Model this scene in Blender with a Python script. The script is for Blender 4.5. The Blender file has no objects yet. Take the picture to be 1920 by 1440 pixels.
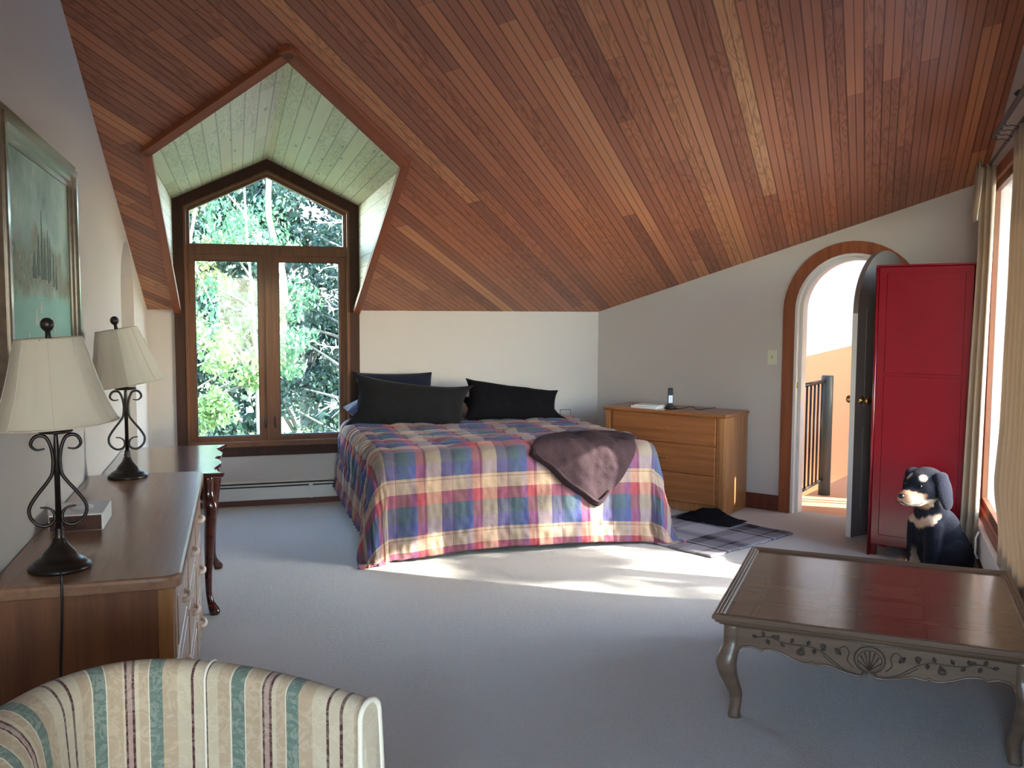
import bpy, bmesh, math, random
from math import sin, cos, tan, pi, radians, hypot, atan2, sqrt
from mathutils import Vector, Matrix, noise
from mathutils.geometry import tessellate_polygon

SC = bpy.context.scene
COL = SC.collection

# ------------------------------------------------------------------ camera, world, sun, exposure
YAW, PITCH, ROLL, F_PX, EYE = radians(16.7176), radians(4.434), radians(-0.264), 1710.0, 1.55
def camera():
    f = Vector((sin(YAW)*cos(PITCH), cos(YAW)*cos(PITCH), -sin(PITCH)))
    r = Vector((cos(YAW), -sin(YAW), 0))
    d = f.cross(r)
    r2 = cos(ROLL)*r + sin(ROLL)*d
    d2 = -sin(ROLL)*r + cos(ROLL)*d
    cd = bpy.data.cameras.new('camera'); cd.sensor_fit = 'HORIZONTAL'; cd.sensor_width = 36
    cd.lens = F_PX*36/1920; cd.clip_start = .05; cd.clip_end = 300
    co = bpy.data.objects.new('camera', cd); COL.objects.link(co)
    m = Matrix((r2, -d2, -f)).transposed().to_4x4(); m.translation = (0, 0, EYE)
    co.matrix_world = m
    SC.camera = co
camera()
SUN_AZ, SUN_EL = radians(124.0), radians(30.0)
w = bpy.data.worlds.new('sky'); SC.world = w; w.use_nodes = True
wn = w.node_tree; wn.nodes.clear()
wo = wn.nodes.new('ShaderNodeOutputWorld'); wb = wn.nodes.new('ShaderNodeBackground'); ws = wn.nodes.new('ShaderNodeTexSky')
ws.sky_type = 'NISHITA'; ws.sun_disc = False; ws.sun_elevation = SUN_EL; ws.sun_rotation = SUN_AZ
ws.air_density = 1.0; ws.dust_density = 0.6; ws.ozone_density = 1.0
wb.inputs['Strength'].default_value = 1.25
wn.links.new(ws.outputs[0], wb.inputs[0]); wn.links.new(wb.outputs[0], wo.inputs[0])
sd = bpy.data.lights.new('sun', 'SUN'); sd.energy = 8.5; sd.angle = radians(.55); sd.color = (1, .93, .82)
so = bpy.data.objects.new('sun', sd); COL.objects.link(so)
sv = Vector((sin(SUN_AZ)*cos(SUN_EL), cos(SUN_AZ)*cos(SUN_EL), sin(SUN_EL)))
so.rotation_euler = sv.to_track_quat('Z', 'Y').to_euler(); so.location = sv*30
SC.view_settings.view_transform = 'Standard'; SC.view_settings.look = 'None'
SC.view_settings.gamma = 1; SC.view_settings.use_curve_mapping = False
SC.view_settings.exposure = 1.9
SC.cycles.use_denoising = True
SC.cycles.max_bounces = 14; SC.cycles.diffuse_bounces = 8; SC.cycles.transparent_max_bounces = 24
SC.cycles.sample_clamp_indirect = 8

# ------------------------------------------------------------------ room measures
XL, YB, KZ, TC = -.665, 7.537, 1.566, tan(radians(20.2))
RA = radians(53); CR = Vector((3.059, YB)); U = Vector((cos(RA), -sin(RA))); NR = Vector((sin(RA), cos(RA)))
SR = 3.04
CS = CR + U*SR
SD = Vector((-.6225, -.7826)); SM = Vector((.7826, -.6225))
def ceil_z(y): return KZ + (YB-y)*TC
def frame(o, x, y=None, z=(0, 0, 1)):
    "matrix with origin o, local x axis along x, z along z"
    z = Vector(z).normalized(); x = Vector(x).normalized(); y = z.cross(x).normalized()
    m = Matrix((x, y, z)).transposed().to_4x4(); m.translation = Vector(o); return m
MR = frame((CR.x, CR.y, 0), (U.x, U.y, 0))            # wall with the arched door: x along, y outwards
MS = frame((CS.x, CS.y, 0), (SD.x, SD.y, 0))          # curtain wall: x along, y outwards

# ------------------------------------------------------------------ mesh helper
class MB:
    def __init__(s): s.v = []; s.f = []; s.uv = {}; s.sm = []
    def add(s, vs, fs, smooth=False, uvs=None):
        b = len(s.v); s.v += [Vector(p) for p in vs]
        for i, f in enumerate(fs):
            if uvs: s.uv[len(s.f)] = [uvs[k] for k in f]
            s.f.append([b+k for k in f]); s.sm.append(smooth)
        return s
    def box(s, lo, hi, r=0.0, m=None):
        x0, y0, z0 = lo; x1, y1, z1 = hi
        if r > 0:
            r = min(r, abs(x1-x0)/2.01, abs(y1-y0)/2.01, abs(z1-z0)/2.01)
            bm = bmesh.new(); bmesh.ops.create_cube(bm, size=1)
            for v in bm.verts: v.co = Vector(((x0+x1)/2+v.co.x*(x1-x0), (y0+y1)/2+v.co.y*(y1-y0), (z0+z1)/2+v.co.z*(z1-z0)))
            bmesh.ops.bevel(bm, geom=bm.edges[:], offset=r, segments=2, profile=.5, affect='EDGES')
            s.bm(bm, m); bm.free(); return s
        vs = [(x0, y0, z0), (x1, y0, z0), (x1, y1, z0), (x0, y1, z0), (x0, y0, z1), (x1, y0, z1), (x1, y1, z1), (x0, y1, z1)]
        if m: vs = [m @ Vector(p) for p in vs]
        return s.add(vs, [(0, 3, 2, 1), (4, 5, 6, 7), (0, 1, 5, 4), (1, 2, 6, 5), (2, 3, 7, 6), (3, 0, 4, 7)])
    def bm(s, bm, m=None, smooth=False):
        bm.verts.index_update()
        return s.add([(m @ v.co) if m else v.co.copy() for v in bm.verts], [[v.index for v in f.verts] for f in bm.faces], smooth)
    def lathe(s, prof, seg=28, c=(0, 0, 0), sx=1, sy=1, ribs=0, rib=0, smooth=True):
        vs = []; fs = []
        for (r, z) in prof:
            for k in range(seg):
                a = 2*pi*k/seg; rr = r*(1+rib*cos(ribs*a)) if ribs else r
                vs.append((c[0]+rr*cos(a)*sx, c[1]+rr*sin(a)*sy, c[2]+z))
        n = len(prof)
        for i in range(n-1):
            for k in range(seg):
                fs.append((i*seg+k, i*seg+(k+1) % seg, (i+1)*seg+(k+1) % seg, (i+1)*seg+k))
        if prof[0][0] > 1e-5: fs.append([k for k in range(seg)][::-1])
        if prof[-1][0] > 1e-5: fs.append([(n-1)*seg+k for k in range(seg)])
        return s.add(vs, fs, smooth)
    def tube(s, pts, r, seg=8, cap=True, flat=1.0, smooth=True):
        pts = [Vector(p) for p in pts]; n = len(pts)
        rs = r if isinstance(r, (list, tuple)) else [r]*n
        vs = []; fs = []; up = None
        for i, p in enumerate(pts):
            t = (pts[min(i+1, n-1)]-pts[max(i-1, 0)])
            t = t.normalized() if t.length > 1e-9 else Vector((0, 0, 1))
            if up is None:
                up = Vector((0, 0, 1)) if abs(t.z) < .9 else Vector((1, 0, 0))
            up = (up - t*up.dot(t)).normalized(); sd_ = t.cross(up)
            for k in range(seg):
                a = 2*pi*k/seg; vs.append(p + up*cos(a)*rs[i] + sd_*sin(a)*rs[i]*flat)
        for i in range(n-1):
            for k in range(seg):
                fs.append((i*seg+k, i*seg+(k+1) % seg, (i+1)*seg+(k+1) % seg, (i+1)*seg+k))
        if cap: fs += [[k for k in range(seg)][::-1], [(n-1)*seg+k for k in range(seg)]]
        return s.add(vs, fs, smooth)
    def sweep(s, secs, smooth=True, cap=True):
        "secs: list of closed rings of equal length"
        n = len(secs[0]); vs = [p for q in secs for p in q]; fs = []
        for i in range(len(secs)-1):
            for k in range(n): fs.append((i*n+k, i*n+(k+1) % n, (i+1)*n+(k+1) % n, (i+1)*n+k))
        if cap: fs += [list(range(n))[::-1], [(len(secs)-1)*n+k for k in range(n)]]
        return s.add(vs, fs, smooth)
    def slab(s, outer, holes, d0, d1, m, smooth=False):
        "polygon with holes in the local XZ plane of m, thickness from local y=d0 to d1"
        loops = [outer]+list(holes); flat = [p for l in loops for p in l]
        tri = tessellate_polygon([[Vector((p[0], p[1], 0)) for p in l] for l in loops])
        N = len(flat)
        vs = [m @ Vector((p[0], d0, p[1])) for p in flat]+[m @ Vector((p[0], d1, p[1])) for p in flat]
        fs = [tuple(t) for t in tri]+[tuple(k+N for k in reversed(t)) for t in tri]
        b = 0
        for l in loops:
            n = len(l)
            for k in range(n): fs.append((b+k, b+(k+1) % n, b+(k+1) % n+N, b+k+N))
            b += n
        return s.add(vs, fs, smooth)
    def grid(s, fn, nu, nv, smooth=True, uvf=None, closed_u=False):
        vs = [fn(i/nu, j/nv) for j in range(nv+1) for i in range(nu+1)]
        fs = [(j*(nu+1)+i, j*(nu+1)+i+1, (j+1)*(nu+1)+i+1, (j+1)*(nu+1)+i) for j in range(nv) for i in range(nu)]
        uvs = [uvf(i/nu, j/nv) for j in range(nv+1) for i in range(nu+1)] if uvf else None
        return s.add(vs, fs, smooth, uvs)
    def mesh(s, name):
        me = bpy.data.meshes.new(name); me.from_pydata(s.v, [], s.f); me.validate(clean_customdata=False)
        bm = bmesh.new(); bm.from_mesh(me); bmesh.ops.recalc_face_normals(bm, faces=bm.faces[:]); bm.to_mesh(me); bm.free()
        if len(me.polygons) == len(s.sm): me.polygons.foreach_set('use_smooth', s.sm)
        if s.uv and len(me.polygons) == len(s.f):
            ul = me.uv_layers.new(name='UVMap')
            vmap = {}
            for pi_, poly in enumerate(me.polygons):
                u = s.uv.get(pi_)
                if not u: continue
                vmap = {s.f[pi_][k]: u[k] for k in range(len(u))}
                for li in poly.loop_indices: ul.data[li].uv = vmap[me.loops[li].vertex_index]
        return me
    def build(s, name, mat, parent=None, mw=None, mods=None):
        me = s.mesh(name)
        for mm in (mat if isinstance(mat, (list, tuple)) else [mat]): me.materials.append(mm)
        o = bpy.data.objects.new(name, me); COL.objects.link(o)
        if parent: o.parent = parent
        if mw is not None: o.matrix_world = mw
        return o
def tag(o, label=None, cat=None, group=None, kind=None):
    if label: o['label'] = label
    if cat: o['category'] = cat
    if group: o['group'] = group
    if kind: o['kind'] = kind
    return o
def thing(name, label, cat, m=None, group=None):
    o = bpy.data.objects.new(name, None); COL.objects.link(o); o.empty_display_size = .1
    if m is not None: o.matrix_world = m if isinstance(m, Matrix) else Matrix.Translation(Vector(m))
    return tag(o, label, cat, group)
def struct(o): return tag(o, kind='structure')
def solid(o, t, off=1):
    md = o.modifiers.new('thick', 'SOLIDIFY'); md.thickness = t; md.offset = off; return o
def subd(o, n=1):
    md = o.modifiers.new('sub', 'SUBSURF'); md.levels = n; md.render_levels = n; return o
def spl(pts, n=8):
    "Catmull-Rom through the points"
    P = [Vector(p) for p in pts]; out = []
    for i in range(len(P)-1):
        a, b, c, d = P[max(i-1, 0)], P[i], P[i+1], P[min(i+2, len(P)-1)]
        for k in range(n):
            t = k/n; out.append(.5*((2*b)+(c-a)*t+(2*a-5*b+4*c-d)*t*t+(3*b-a-3*c+d)*t**3))
    return out+[P[-1]]
def interp(xs, ys, x):
    if x <= xs[0]: return ys[0]
    for i in range(1, len(xs)):
        if x <= xs[i]:
            t = (x-xs[i-1])/(xs[i]-xs[i-1]); return ys[i-1]+(ys[i]-ys[i-1])*t
    return ys[-1]
def sm(x): x = max(0, min(1, x)); return x*x*(3-2*x)
def nz(x, y=0, z=0): return noise.noise(Vector((x, y, z)))

# ------------------------------------------------------------------ materials
def srgb(r, g, b):
    f = lambda c: (c/255/12.92) if c/255 <= .04045 else ((c/255+.055)/1.055)**2.4
    return (f(r), f(g), f(b), 1)
class NT:
    def __init__(s, name):
        s.m = bpy.data.materials.new(name); s.m.use_nodes = True; s.t = s.m.node_tree
        s.b = s.t.nodes['Principled BSDF']; s.out = s.t.nodes['Material Output']
    def n(s, typ, **kw):
        nd = s.t.nodes.new(typ)
        for k, v in kw.items(): setattr(nd, k, v)
        return nd
    def l(s, a, b): s.t.links.new(a, b)
    def val(s, sock, v):
        if hasattr(v, 'is_output'): s.l(v, sock)
        else: sock.default_value = v
    def math(s, op, a, b=0.0, c=None):
        nd = s.n('ShaderNodeMath', operation=op); s.val(nd.inputs[0], a); s.val(nd.inputs[1], b)
        if c is not None: s.val(nd.inputs[2], c)
        return nd.outputs[0]
    def mix(s, f, a, b, mode='MIX'):
        nd = s.n('ShaderNodeMix', data_type='RGBA', blend_type=mode)
        s.val(nd.inputs[0], f); s.val(nd.inputs[6], a); s.val(nd.inputs[7], b); return nd.outputs[2]
    def coord(s, kind='Object'): return s.n('ShaderNodeTexCoord').outputs[kind]
    def mapping(s, v, scale=(1, 1, 1), rot=(0, 0, 0), loc=(0, 0, 0)):
        nd = s.n('ShaderNodeMapping'); s.l(v, nd.inputs[0]); nd.inputs['Scale'].default_value = scale
        nd.inputs['Rotation'].default_value = rot; nd.inputs['Location'].default_value = loc; return nd.outputs[0]
    def noise(s, v, scale=5, detail=4, rough=.55, dist=0):
        nd = s.n('ShaderNodeTexNoise'); s.l(v, nd.inputs['Vector']); nd.inputs['Scale'].default_value = scale
        nd.inputs['Detail'].default_value = detail; nd.inputs['Roughness'].default_value = rough; nd.inputs['Distortion'].default_value = dist
        return nd.outputs['Fac']
    def ramp(s, f, stops, const=False):
        nd = s.n('ShaderNodeValToRGB'); s.l(f, nd.inputs[0]); e = nd.color_ramp.elements
        if const: nd.color_ramp.interpolation = 'CONSTANT'
        while len(e) > 1: e.remove(e[-1])
        e[0].position = stops[0][0]; e[0].color = stops[0][1]
        for p, c in stops[1:]:
            x = e.new(p); x.color = c
        return nd.outputs['Color']
    def bump(s, h, dist=.01, strength=.5):
        nd = s.n('ShaderNodeBump'); s.l(h, nd.inputs['Height']); nd.inputs['Distance'].default_value = dist
        nd.inputs['Strength'].default_value = strength; s.l(nd.outputs[0], s.b.inputs['Normal']); return nd
    def fin(s, col=None, rough=.5, spec=.5, metal=0, coat=0, sheen=0):
        if col is not None: s.val(s.b.inputs['Base Color'], col)
        s.val(s.b.inputs['Roughness'], rough); s.b.inputs['Specular IOR Level'].default_value = spec
        s.b.inputs['Metallic'].default_value = metal; s.b.inputs['Coat Weight'].default_value = coat
        s.b.inputs['Coat Roughness'].default_value = .12
        s.b.inputs['Sheen Weight'].default_value = sheen
        return s.m
def grey(v, a=1): return (v, v, v, 1)
def plain(name, c, rough=.5, spec=.5, metal=0, coat=0, sheen=0, bump=0, bscale=200, var=.0):
    t = NT(name); co = t.coord()
    col = c
    if var: col = t.mix(t.noise(co, 6, 4), tuple(x*(1-var) for x in c[:3])+(1,), tuple(min(1, x*(1+var)) for x in c[:3])+(1,))
    if bump: t.bump(t.noise(co, bscale, 3), bump, .6)
    return t.fin(col, rough, spec, metal, coat, sheen)
def wood(name, c0, c1, axis='X', scale=1.0, rough=.35, coat=.2, figure=.5, spec=.5):
    "grain along axis"
    t = NT(name); co = t.coord()
    k = dict(X=(.6, 9, 9), Y=(9, .6, 9), Z=(9, 9, .6))[axis]; k = tuple(x*scale for x in k)
    v = t.mapping(co, k)
    n1 = t.noise(v, 3, 6, .6, .6)
    k2 = dict(X=(2, 90, 90), Y=(90, 2, 90), Z=(90, 90, 2))[axis]
    n2 = t.noise(t.mapping(co, k2), 3, 3, .6)
    f = t.math('ADD', t.math('MULTIPLY', n1, .75), t.math('MULTIPLY', n2, .35))
    wv = t.n('ShaderNodeTexWave', wave_type='RINGS'); t.l(t.mapping(co, tuple(x*.35 for x in k)), wv.inputs[0])
    wv.inputs['Scale'].default_value = 1.6; wv.inputs['Distortion'].default_value = 6; wv.inputs['Detail'].default_value = 3
    f = t.math('ADD', f, t.math('MULTIPLY', t.math('SUBTRACT', wv.outputs['Fac'], .5), .25*figure))
    col = t.ramp(f, [(.32, c0), (.72, c1)])
    t.bump(f, .0004, .12)
    return t.fin(col, rough, spec, 0, coat)
def planks(name, cols, wd, seg, rough=.42, groove=.55, center=True, knots=.0, figure=1.0, coat=0.0):
    "boards along local X, across local Y, random tone per board length"
    t = NT(name); co = t.coord(); sp = t.n('ShaderNodeSeparateXYZ'); t.l(co, sp.inputs[0])
    x, y = sp.outputs[0], sp.outputs[1]
    yb = t.math('DIVIDE', y, wd); bi = t.math('FLOOR', yb); fy = t.math('SUBTRACT', yb, bi)
    w1 = t.n('ShaderNodeTexWhiteNoise', noise_dimensions='1D'); t.l(bi, w1.inputs['W'])
    xs = t.math('ADD', t.math('DIVIDE', x, seg), t.math('MULTIPLY', w1.outputs['Value'], 7.3)); xi = t.math('FLOOR', xs)
    cv = t.n('ShaderNodeCombineXYZ'); t.l(bi, cv.inputs[0]); t.l(xi, cv.inputs[1])
    w2 = t.n('ShaderNodeTexWhiteNoise', noise_dimensions='2D'); t.l(cv.outputs[0], w2.inputs['Vector'])
    rnd = w2.outputs['Value']
    off = t.n('ShaderNodeCombineXYZ'); t.l(t.math('MULTIPLY', rnd, 37), off.inputs[0]); t.l(t.math('MULTIPLY', rnd, 91), off.inputs[2])
    va = t.n('ShaderNodeVectorMath', operation='ADD'); t.l(co, va.inputs[0]); t.l(off.outputs[0], va.inputs[1])
    vv = va.outputs[0]
    n1 = t.noise(t.mapping(vv, (.8, 16, 16)), 2.5, 5, .6, .3)
    fine = t.noise(t.mapping(vv, (3, 220, 220)), 1.5, 2, .5)
    # cathedral figure: contour lines of a stretched noise field
    fld = t.noise(t.mapping(vv, (1.5, 10, 10)), 1.3, 2, .5, .25)
    ln = t.math('PINGPONG', t.math('MULTIPLY', fld, 20), 1.0)
    ln = t.math('POWER', ln, 2.2)
    has = t.math('GREATER_THAN', t.math('FRACT', t.math('MULTIPLY', rnd, 13.7)), .45)
    fig = t.math('MULTIPLY', t.math('MULTIPLY', ln, has), .60*figure)
    base = t.ramp(rnd, cols)
    tone = t.math('ADD', t.math('MULTIPLY', n1, .5), t.math('MULTIPLY', fine, .28))
    col = t.mix(tone, t.mix(.38, base, (0, 0, 0, 1)), t.mix(.12, base, (1, .9, .7, 1)))
    col = t.mix(fig, col, t.mix(.72, base, (.02, .004, .0, 1)))
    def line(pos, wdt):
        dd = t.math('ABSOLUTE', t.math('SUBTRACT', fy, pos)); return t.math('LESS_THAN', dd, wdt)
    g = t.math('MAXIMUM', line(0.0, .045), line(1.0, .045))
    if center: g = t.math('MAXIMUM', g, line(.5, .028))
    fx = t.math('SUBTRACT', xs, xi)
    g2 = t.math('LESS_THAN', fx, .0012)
    if knots:
        vo = t.n('ShaderNodeTexVoronoi'); t.l(t.mapping(vv, (2.2, 9, 9)), vo.inputs['Vector']); vo.inputs['Scale'].default_value = 1.0
        kk = t.math('LESS_THAN', vo.outputs['Distance'], knots); col = t.mix(t.math('MULTIPLY', kk, .6), col, (.10, .05, .02, 1))
    col = t.mix(t.math('MULTIPLY', t.math('MAXIMUM', g, g2), groove), col, t.mix(.75, base, (.01, .004, .002, 1)))  # grooves darkened in the colour too, for the shade inside them
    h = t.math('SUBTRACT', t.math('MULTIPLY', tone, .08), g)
    t.bump(h, .006, .6)
    return t.fin(col, rough, .4, 0, coat)

M = {}
M['wall'] = plain('wall_paint', (.50, .455, .43, 1), .85, .2, bump=.001, bscale=260)
M['white'] = plain('white_paint', (.72, .71, .68, 1), .45)
M['heater'] = plain('heater_enamel', (.62, .60, .58, 1), .4)
M['black'] = plain('black_metal', (.012, .011, .012, 1), .38, .5)
M['dark'] = plain('dark_slot', (.01, .01, .012, 1), .7)
M['brass'] = plain('brass', (.55, .36, .13, 1), .22, metal=1)
M['steel'] = plain('steel', (.5, .5, .5, 1), .3, metal=1)
M['bronze'] = plain('dark_bronze', (.013, .009, .008, 1), .34, .5, metal=.2, var=.3, bump=.0006, bscale=90)
cedar = [(0, srgb(150, 76, 50)), (.25, srgb(166, 88, 57)), (.5, srgb(182, 101, 65)), (.8, srgb(196, 113, 72)), (.93, srgb(212, 136, 88)), (1, srgb(222, 150, 98))]
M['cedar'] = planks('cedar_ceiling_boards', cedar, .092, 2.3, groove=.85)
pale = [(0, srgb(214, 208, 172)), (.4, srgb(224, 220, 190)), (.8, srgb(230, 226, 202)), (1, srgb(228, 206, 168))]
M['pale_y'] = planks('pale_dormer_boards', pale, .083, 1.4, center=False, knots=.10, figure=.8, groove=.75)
M['trimwood'] = wood('cedar_trim', srgb(104, 52, 32), srgb(150, 82, 50), 'X', rough=.45, coat=0)
M['trimwood_z'] = wood('cedar_trim_upright', srgb(112, 56, 32), srgb(150, 84, 48), 'Z', rough=.4, coat=.1)
M['casing'] = wood('brown_window_casing', srgb(44, 25, 19), srgb(64, 38, 29), 'Z', rough=.6, coat=0, spec=.25)
M['sash'] = wood('stained_window_frame', srgb(78, 44, 26), srgb(112, 68, 38), 'Z', rough=.5, coat=.05, spec=.35)
M['basewood'] = wood('red_brown_baseboard', srgb(72, 28, 18), srgb(104, 46, 28), 'X', rough=.45, coat=0)
M['oak'] = wood('honey_oak', srgb(140, 88, 48), srgb(180, 122, 70), 'Z', rough=.32, coat=.35)
M['oak_x'] = wood('honey_oak_front', srgb(134, 78, 42), srgb(166, 104, 58), 'X', rough=.32, coat=.3)
M['oak_top'] = wood('oak_top', srgb(122, 84, 62), srgb(158, 118, 92), 'Y', rough=.28, coat=.3, figure=.15)
M['oak_side'] = wood('oak_side', srgb(112, 66, 40), srgb(142, 88, 54), 'Z', rough=.4, coat=.1, figure=1.3)
M['oak_drawer'] = wood('oak_drawer_fronts', srgb(166, 132, 104), srgb(196, 164, 138), 'X', rough=.3, coat=.3)
M['pull'] = plain('pale_pull', srgb(224, 200, 176), .4)
M['mahogany'] = wood('mahogany', srgb(44, 16, 12), srgb(74, 30, 22), 'X', rough=.18, coat=.7, figure=.6)
M['taupe'] = wood('taupe_wood', srgb(88, 69, 56), srgb(112, 90, 74), 'X', rough=.35, coat=.2, figure=.5)
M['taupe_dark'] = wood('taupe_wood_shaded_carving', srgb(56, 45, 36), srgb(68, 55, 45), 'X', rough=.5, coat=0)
def m_red():
    t = NT('red_lacquer'); co = t.coord(); n = t.noise(co, 3, 5)
    t.bump(t.noise(co, 30, 3), .0008, .3)
    return t.fin(t.mix(n, srgb(94, 6, 16), srgb(122, 12, 24)), .27, .5, 0, .35)
M['red'] = m_red()
def m_carpet():
    t = NT('cut_pile_carpet'); co = t.coord()
    n = t.noise(co, 160, 3, .7); n2 = t.noise(co, 1.6, 4); n3 = t.noise(co, 45, 3)
    c = t.mix(n, (.46, .42, .385, 1), (.84, .78, .72, 1)); c = t.mix(t.math('MULTIPLY', n2, .25), c, (.56, .52, .48, 1))
    t.bump(t.math('ADD', n, t.math('MULTIPLY', n3, .6)), .012, 1.0)
    return t.fin(c, 1.0, .05, sheen=.3)
M['carpet'] = m_carpet()
def m_glass(name='clear_glass', tint=(.96, .99, .98, 1), spec=.35):
    t = NT(name); t.t.nodes.remove(t.b)
    tr = t.n('ShaderNodeBsdfTransparent'); tr.inputs[0].default_value = tint
    gl = t.n('ShaderNodeBsdfGlossy'); gl.inputs['Roughness'].default_value = .02
    fr = t.n('ShaderNodeFresnel'); fr.inputs[0].default_value = 1.45
    mx = t.n('ShaderNodeMixShader'); t.l(t.math('MULTIPLY', fr.outputs[0], spec), mx.inputs[0])
    t.l(tr.outputs[0], mx.inputs[1]); t.l(gl.outputs[0], mx.inputs[2]); t.l(mx.outputs[0], t.out.inputs[0]); return t.m
M['glass'] = m_glass()
def m_cloth(name, c, trans=.0, weave=600, rough=.95, var=.12, sheen=.2, bump=.0006):
    t = NT(name); co = t.coord()
    n = t.noise(co, weave, 2); n2 = t.noise(co, 4, 4)
    col = t.mix(t.math('ADD', t.math('MULTIPLY', n, .6), t.math('MULTIPLY', n2, .4)), tuple(x*(1-var) for x in c[:3])+(1,), tuple(min(1, x*(1+var)) for x in c[:3])+(1,))
    t.bump(n, bump, .5); t.fin(col, rough, .15, sheen=sheen)
    if trans:
        tb = t.n('ShaderNodeBsdfTranslucent'); t.l(col, tb.inputs[0]); mx = t.n('ShaderNodeMixShader'); mx.inputs[0].default_value = trans
        t.l(t.b.outputs[0], mx.inputs[1]); t.l(tb.outputs[0], mx.inputs[2]); t.l(mx.outputs[0], t.out.inputs[0])
    return t.m
M['linen'] = m_cloth('linen_curtain', (.38, .29, .21, 1), trans=.22, weave=900, var=.1)
M['shade'] = m_cloth('cream_lamp_shade', (.80, .75, .66, 1), trans=.35, weave=900, var=.05)
M['blackcloth'] = m_cloth('black_pillowcase', (.004, .0035, .005, 1), weave=700, sheen=.0)
M['slatecloth'] = m_cloth('charcoal_pillowcase', (.009, .0085, .010, 1), weave=700, sheen=.04)
M['navycloth'] = m_cloth('navy_pillowcase', (.020, .030, .085, 1), weave=700, sheen=.2)
M['deepnavy'] = m_cloth('deep_navy_pillowcase', (.008, .010, .022, 1), weave=700, sheen=.05)
M['fleece'] = m_cloth('brown_fleece', (.046, .027, .032, 1), weave=120, var=.5, sheen=0, bump=.008)
M['sheet'] = m_cloth('mattress_ticking', (.55, .53, .5, 1))
M['paper'] = plain('paper', (.75, .74, .72, 1), .7)

# ------------------------------------------------------------------ room shell
def arch(cx, z0, zs, r, n=24, ez=None):
    "arch outline in x,z: from bottom left, over the top, to bottom right"
    ez = ez or r
    return [(cx-r, z0)]+[(cx-r*cos(pi*k/n), zs+ez*sin(pi*k/n)) for k in range(n+1)]+[(cx+r, z0)]
I4 = Matrix.Identity(4)
# floor
mb = MB(); cD = 3.0
plan = [(XL-.2, YB+.2), (XL-.2, -3.2), (1.5, -3.2), (1.5, .2), (CS.x+.1, CS.y-.1), (CR.x+.05, YB+.2)]
mb.slab([(p[0], p[1]) for p in plan], [], -.12, 0, Matrix(((1, 0, 0, 0), (0, 0, 1, 0), (0, 1, 0, 0), (0, 0, 0, 1))))
struct(mb.build('floor', M['carpet']))
# left wall with an arched recess (local x = world y)
ML = frame((XL, 0, 0), (0, 1, 0))      # x->+Y, y->-X
lw_out = [(-3.2, -.05), (YB+.1, -.05), (YB+.1, ceil_z(YB+.1)), (-3.2, ceil_z(-3.2))]
niche = arch(6.25, .0, 1.64, .35)
mb = MB(); mb.slab(lw_out, [niche, [(-2.9, .3), (-.6, .3), (-.6, 3.0), (-2.9, 3.0)]], 0, .16, ML); struct(mb.build('wall_left', M['wall']))  # rear opening added out of view to let fill light in
mb = MB(); mb.slab([(5.7, 0), (6.8, 0), (6.8, 2.2), (5.7, 2.2)], [], .16, .2, ML); struct(mb.build('wall_left_recess', M['wall']))
# back knee wall + gable of the dormer, opening for the window
WX0, WX1, WC, EZ, AZ = -.468, .953, .240, 2.411, 2.748
MBk = frame((0, YB, 0), (1, 0, 0))
cas_in = [(-.383, .487), (.868, .487), (.868, 2.358), (WC, 2.655), (-.383, 2.358)]
mb = MB()
mb.slab([(-.85, -.05), (3.25, -.05), (3.25, KZ+.06), (WX1+.01, KZ+.06), (WX1+.01, EZ+.03), (WC, AZ+.03), (WX0-.01, EZ+.03), (WX0-.01, KZ+.06), (-.85, KZ+.06)], [cas_in], 0, .14, MBk)
struct(mb.build('wall_back', M['wall']))
# wall with the arched door
def rz(s): return ceil_z(YB - s*sin(RA))
DC, DRI, DRO, DSP = 2.19, .425, .515, 1.580
mb = MB(); op = arch(DC, -.04, DSP, DRI+.0)
mb.slab([(-.12, -.05), (SR+.12, -.05), (SR+.12, rz(SR)+.2), (-.12, rz(0)-.0+.02)], [op], 0, .13, MR)
struct(mb.build('wall_right', M['wall']))
# curtain wall, opening for window_2
def sz(t): return ceil_z(CS.y + SD.y*t)
W2 = (.64, .36, 3.3, 2.36)
mb = MB(); mb.slab([(-.0, -.05), (6.05, -.05), (6.05, sz(6.05)), (0, sz(0)+.0)], [[(W2[0], W2[1]), (W2[2], W2[1]), (W2[2], W2[3]), (W2[0], W2[3])]], 0, .14, MS)
struct(mb.build('wall_window', M['wall']))
E6 = CS+SD*6.0
# walls behind the camera
MN = frame((E6.x, E6.y, 0), (0, -1, 0))
mb = MB(); mb.slab([(-.12, -.05), (E6.y+3.2, -.05), (E6.y+3.2, ceil_z(-3.2)), (-.12, ceil_z(E6.y+.12))], [], 0, .14, MN)
struct(mb.build('wall_near_side', M['wall']))
MF = frame((0, -3.1, 0), (1, 0, 0))
mb = MB(); mb.slab([(-.85, -.05), (1.4, -.05), (1.4, 5.6), (-.85, 5.6)], [[(-.35, .5), (.9, .5), (.9, 2.2), (-.35, 2.2)]], -.14, 0, MF)  # unseen opening added to brighten the near carpet
struct(mb.build('wall_front', M['wall']))
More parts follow.
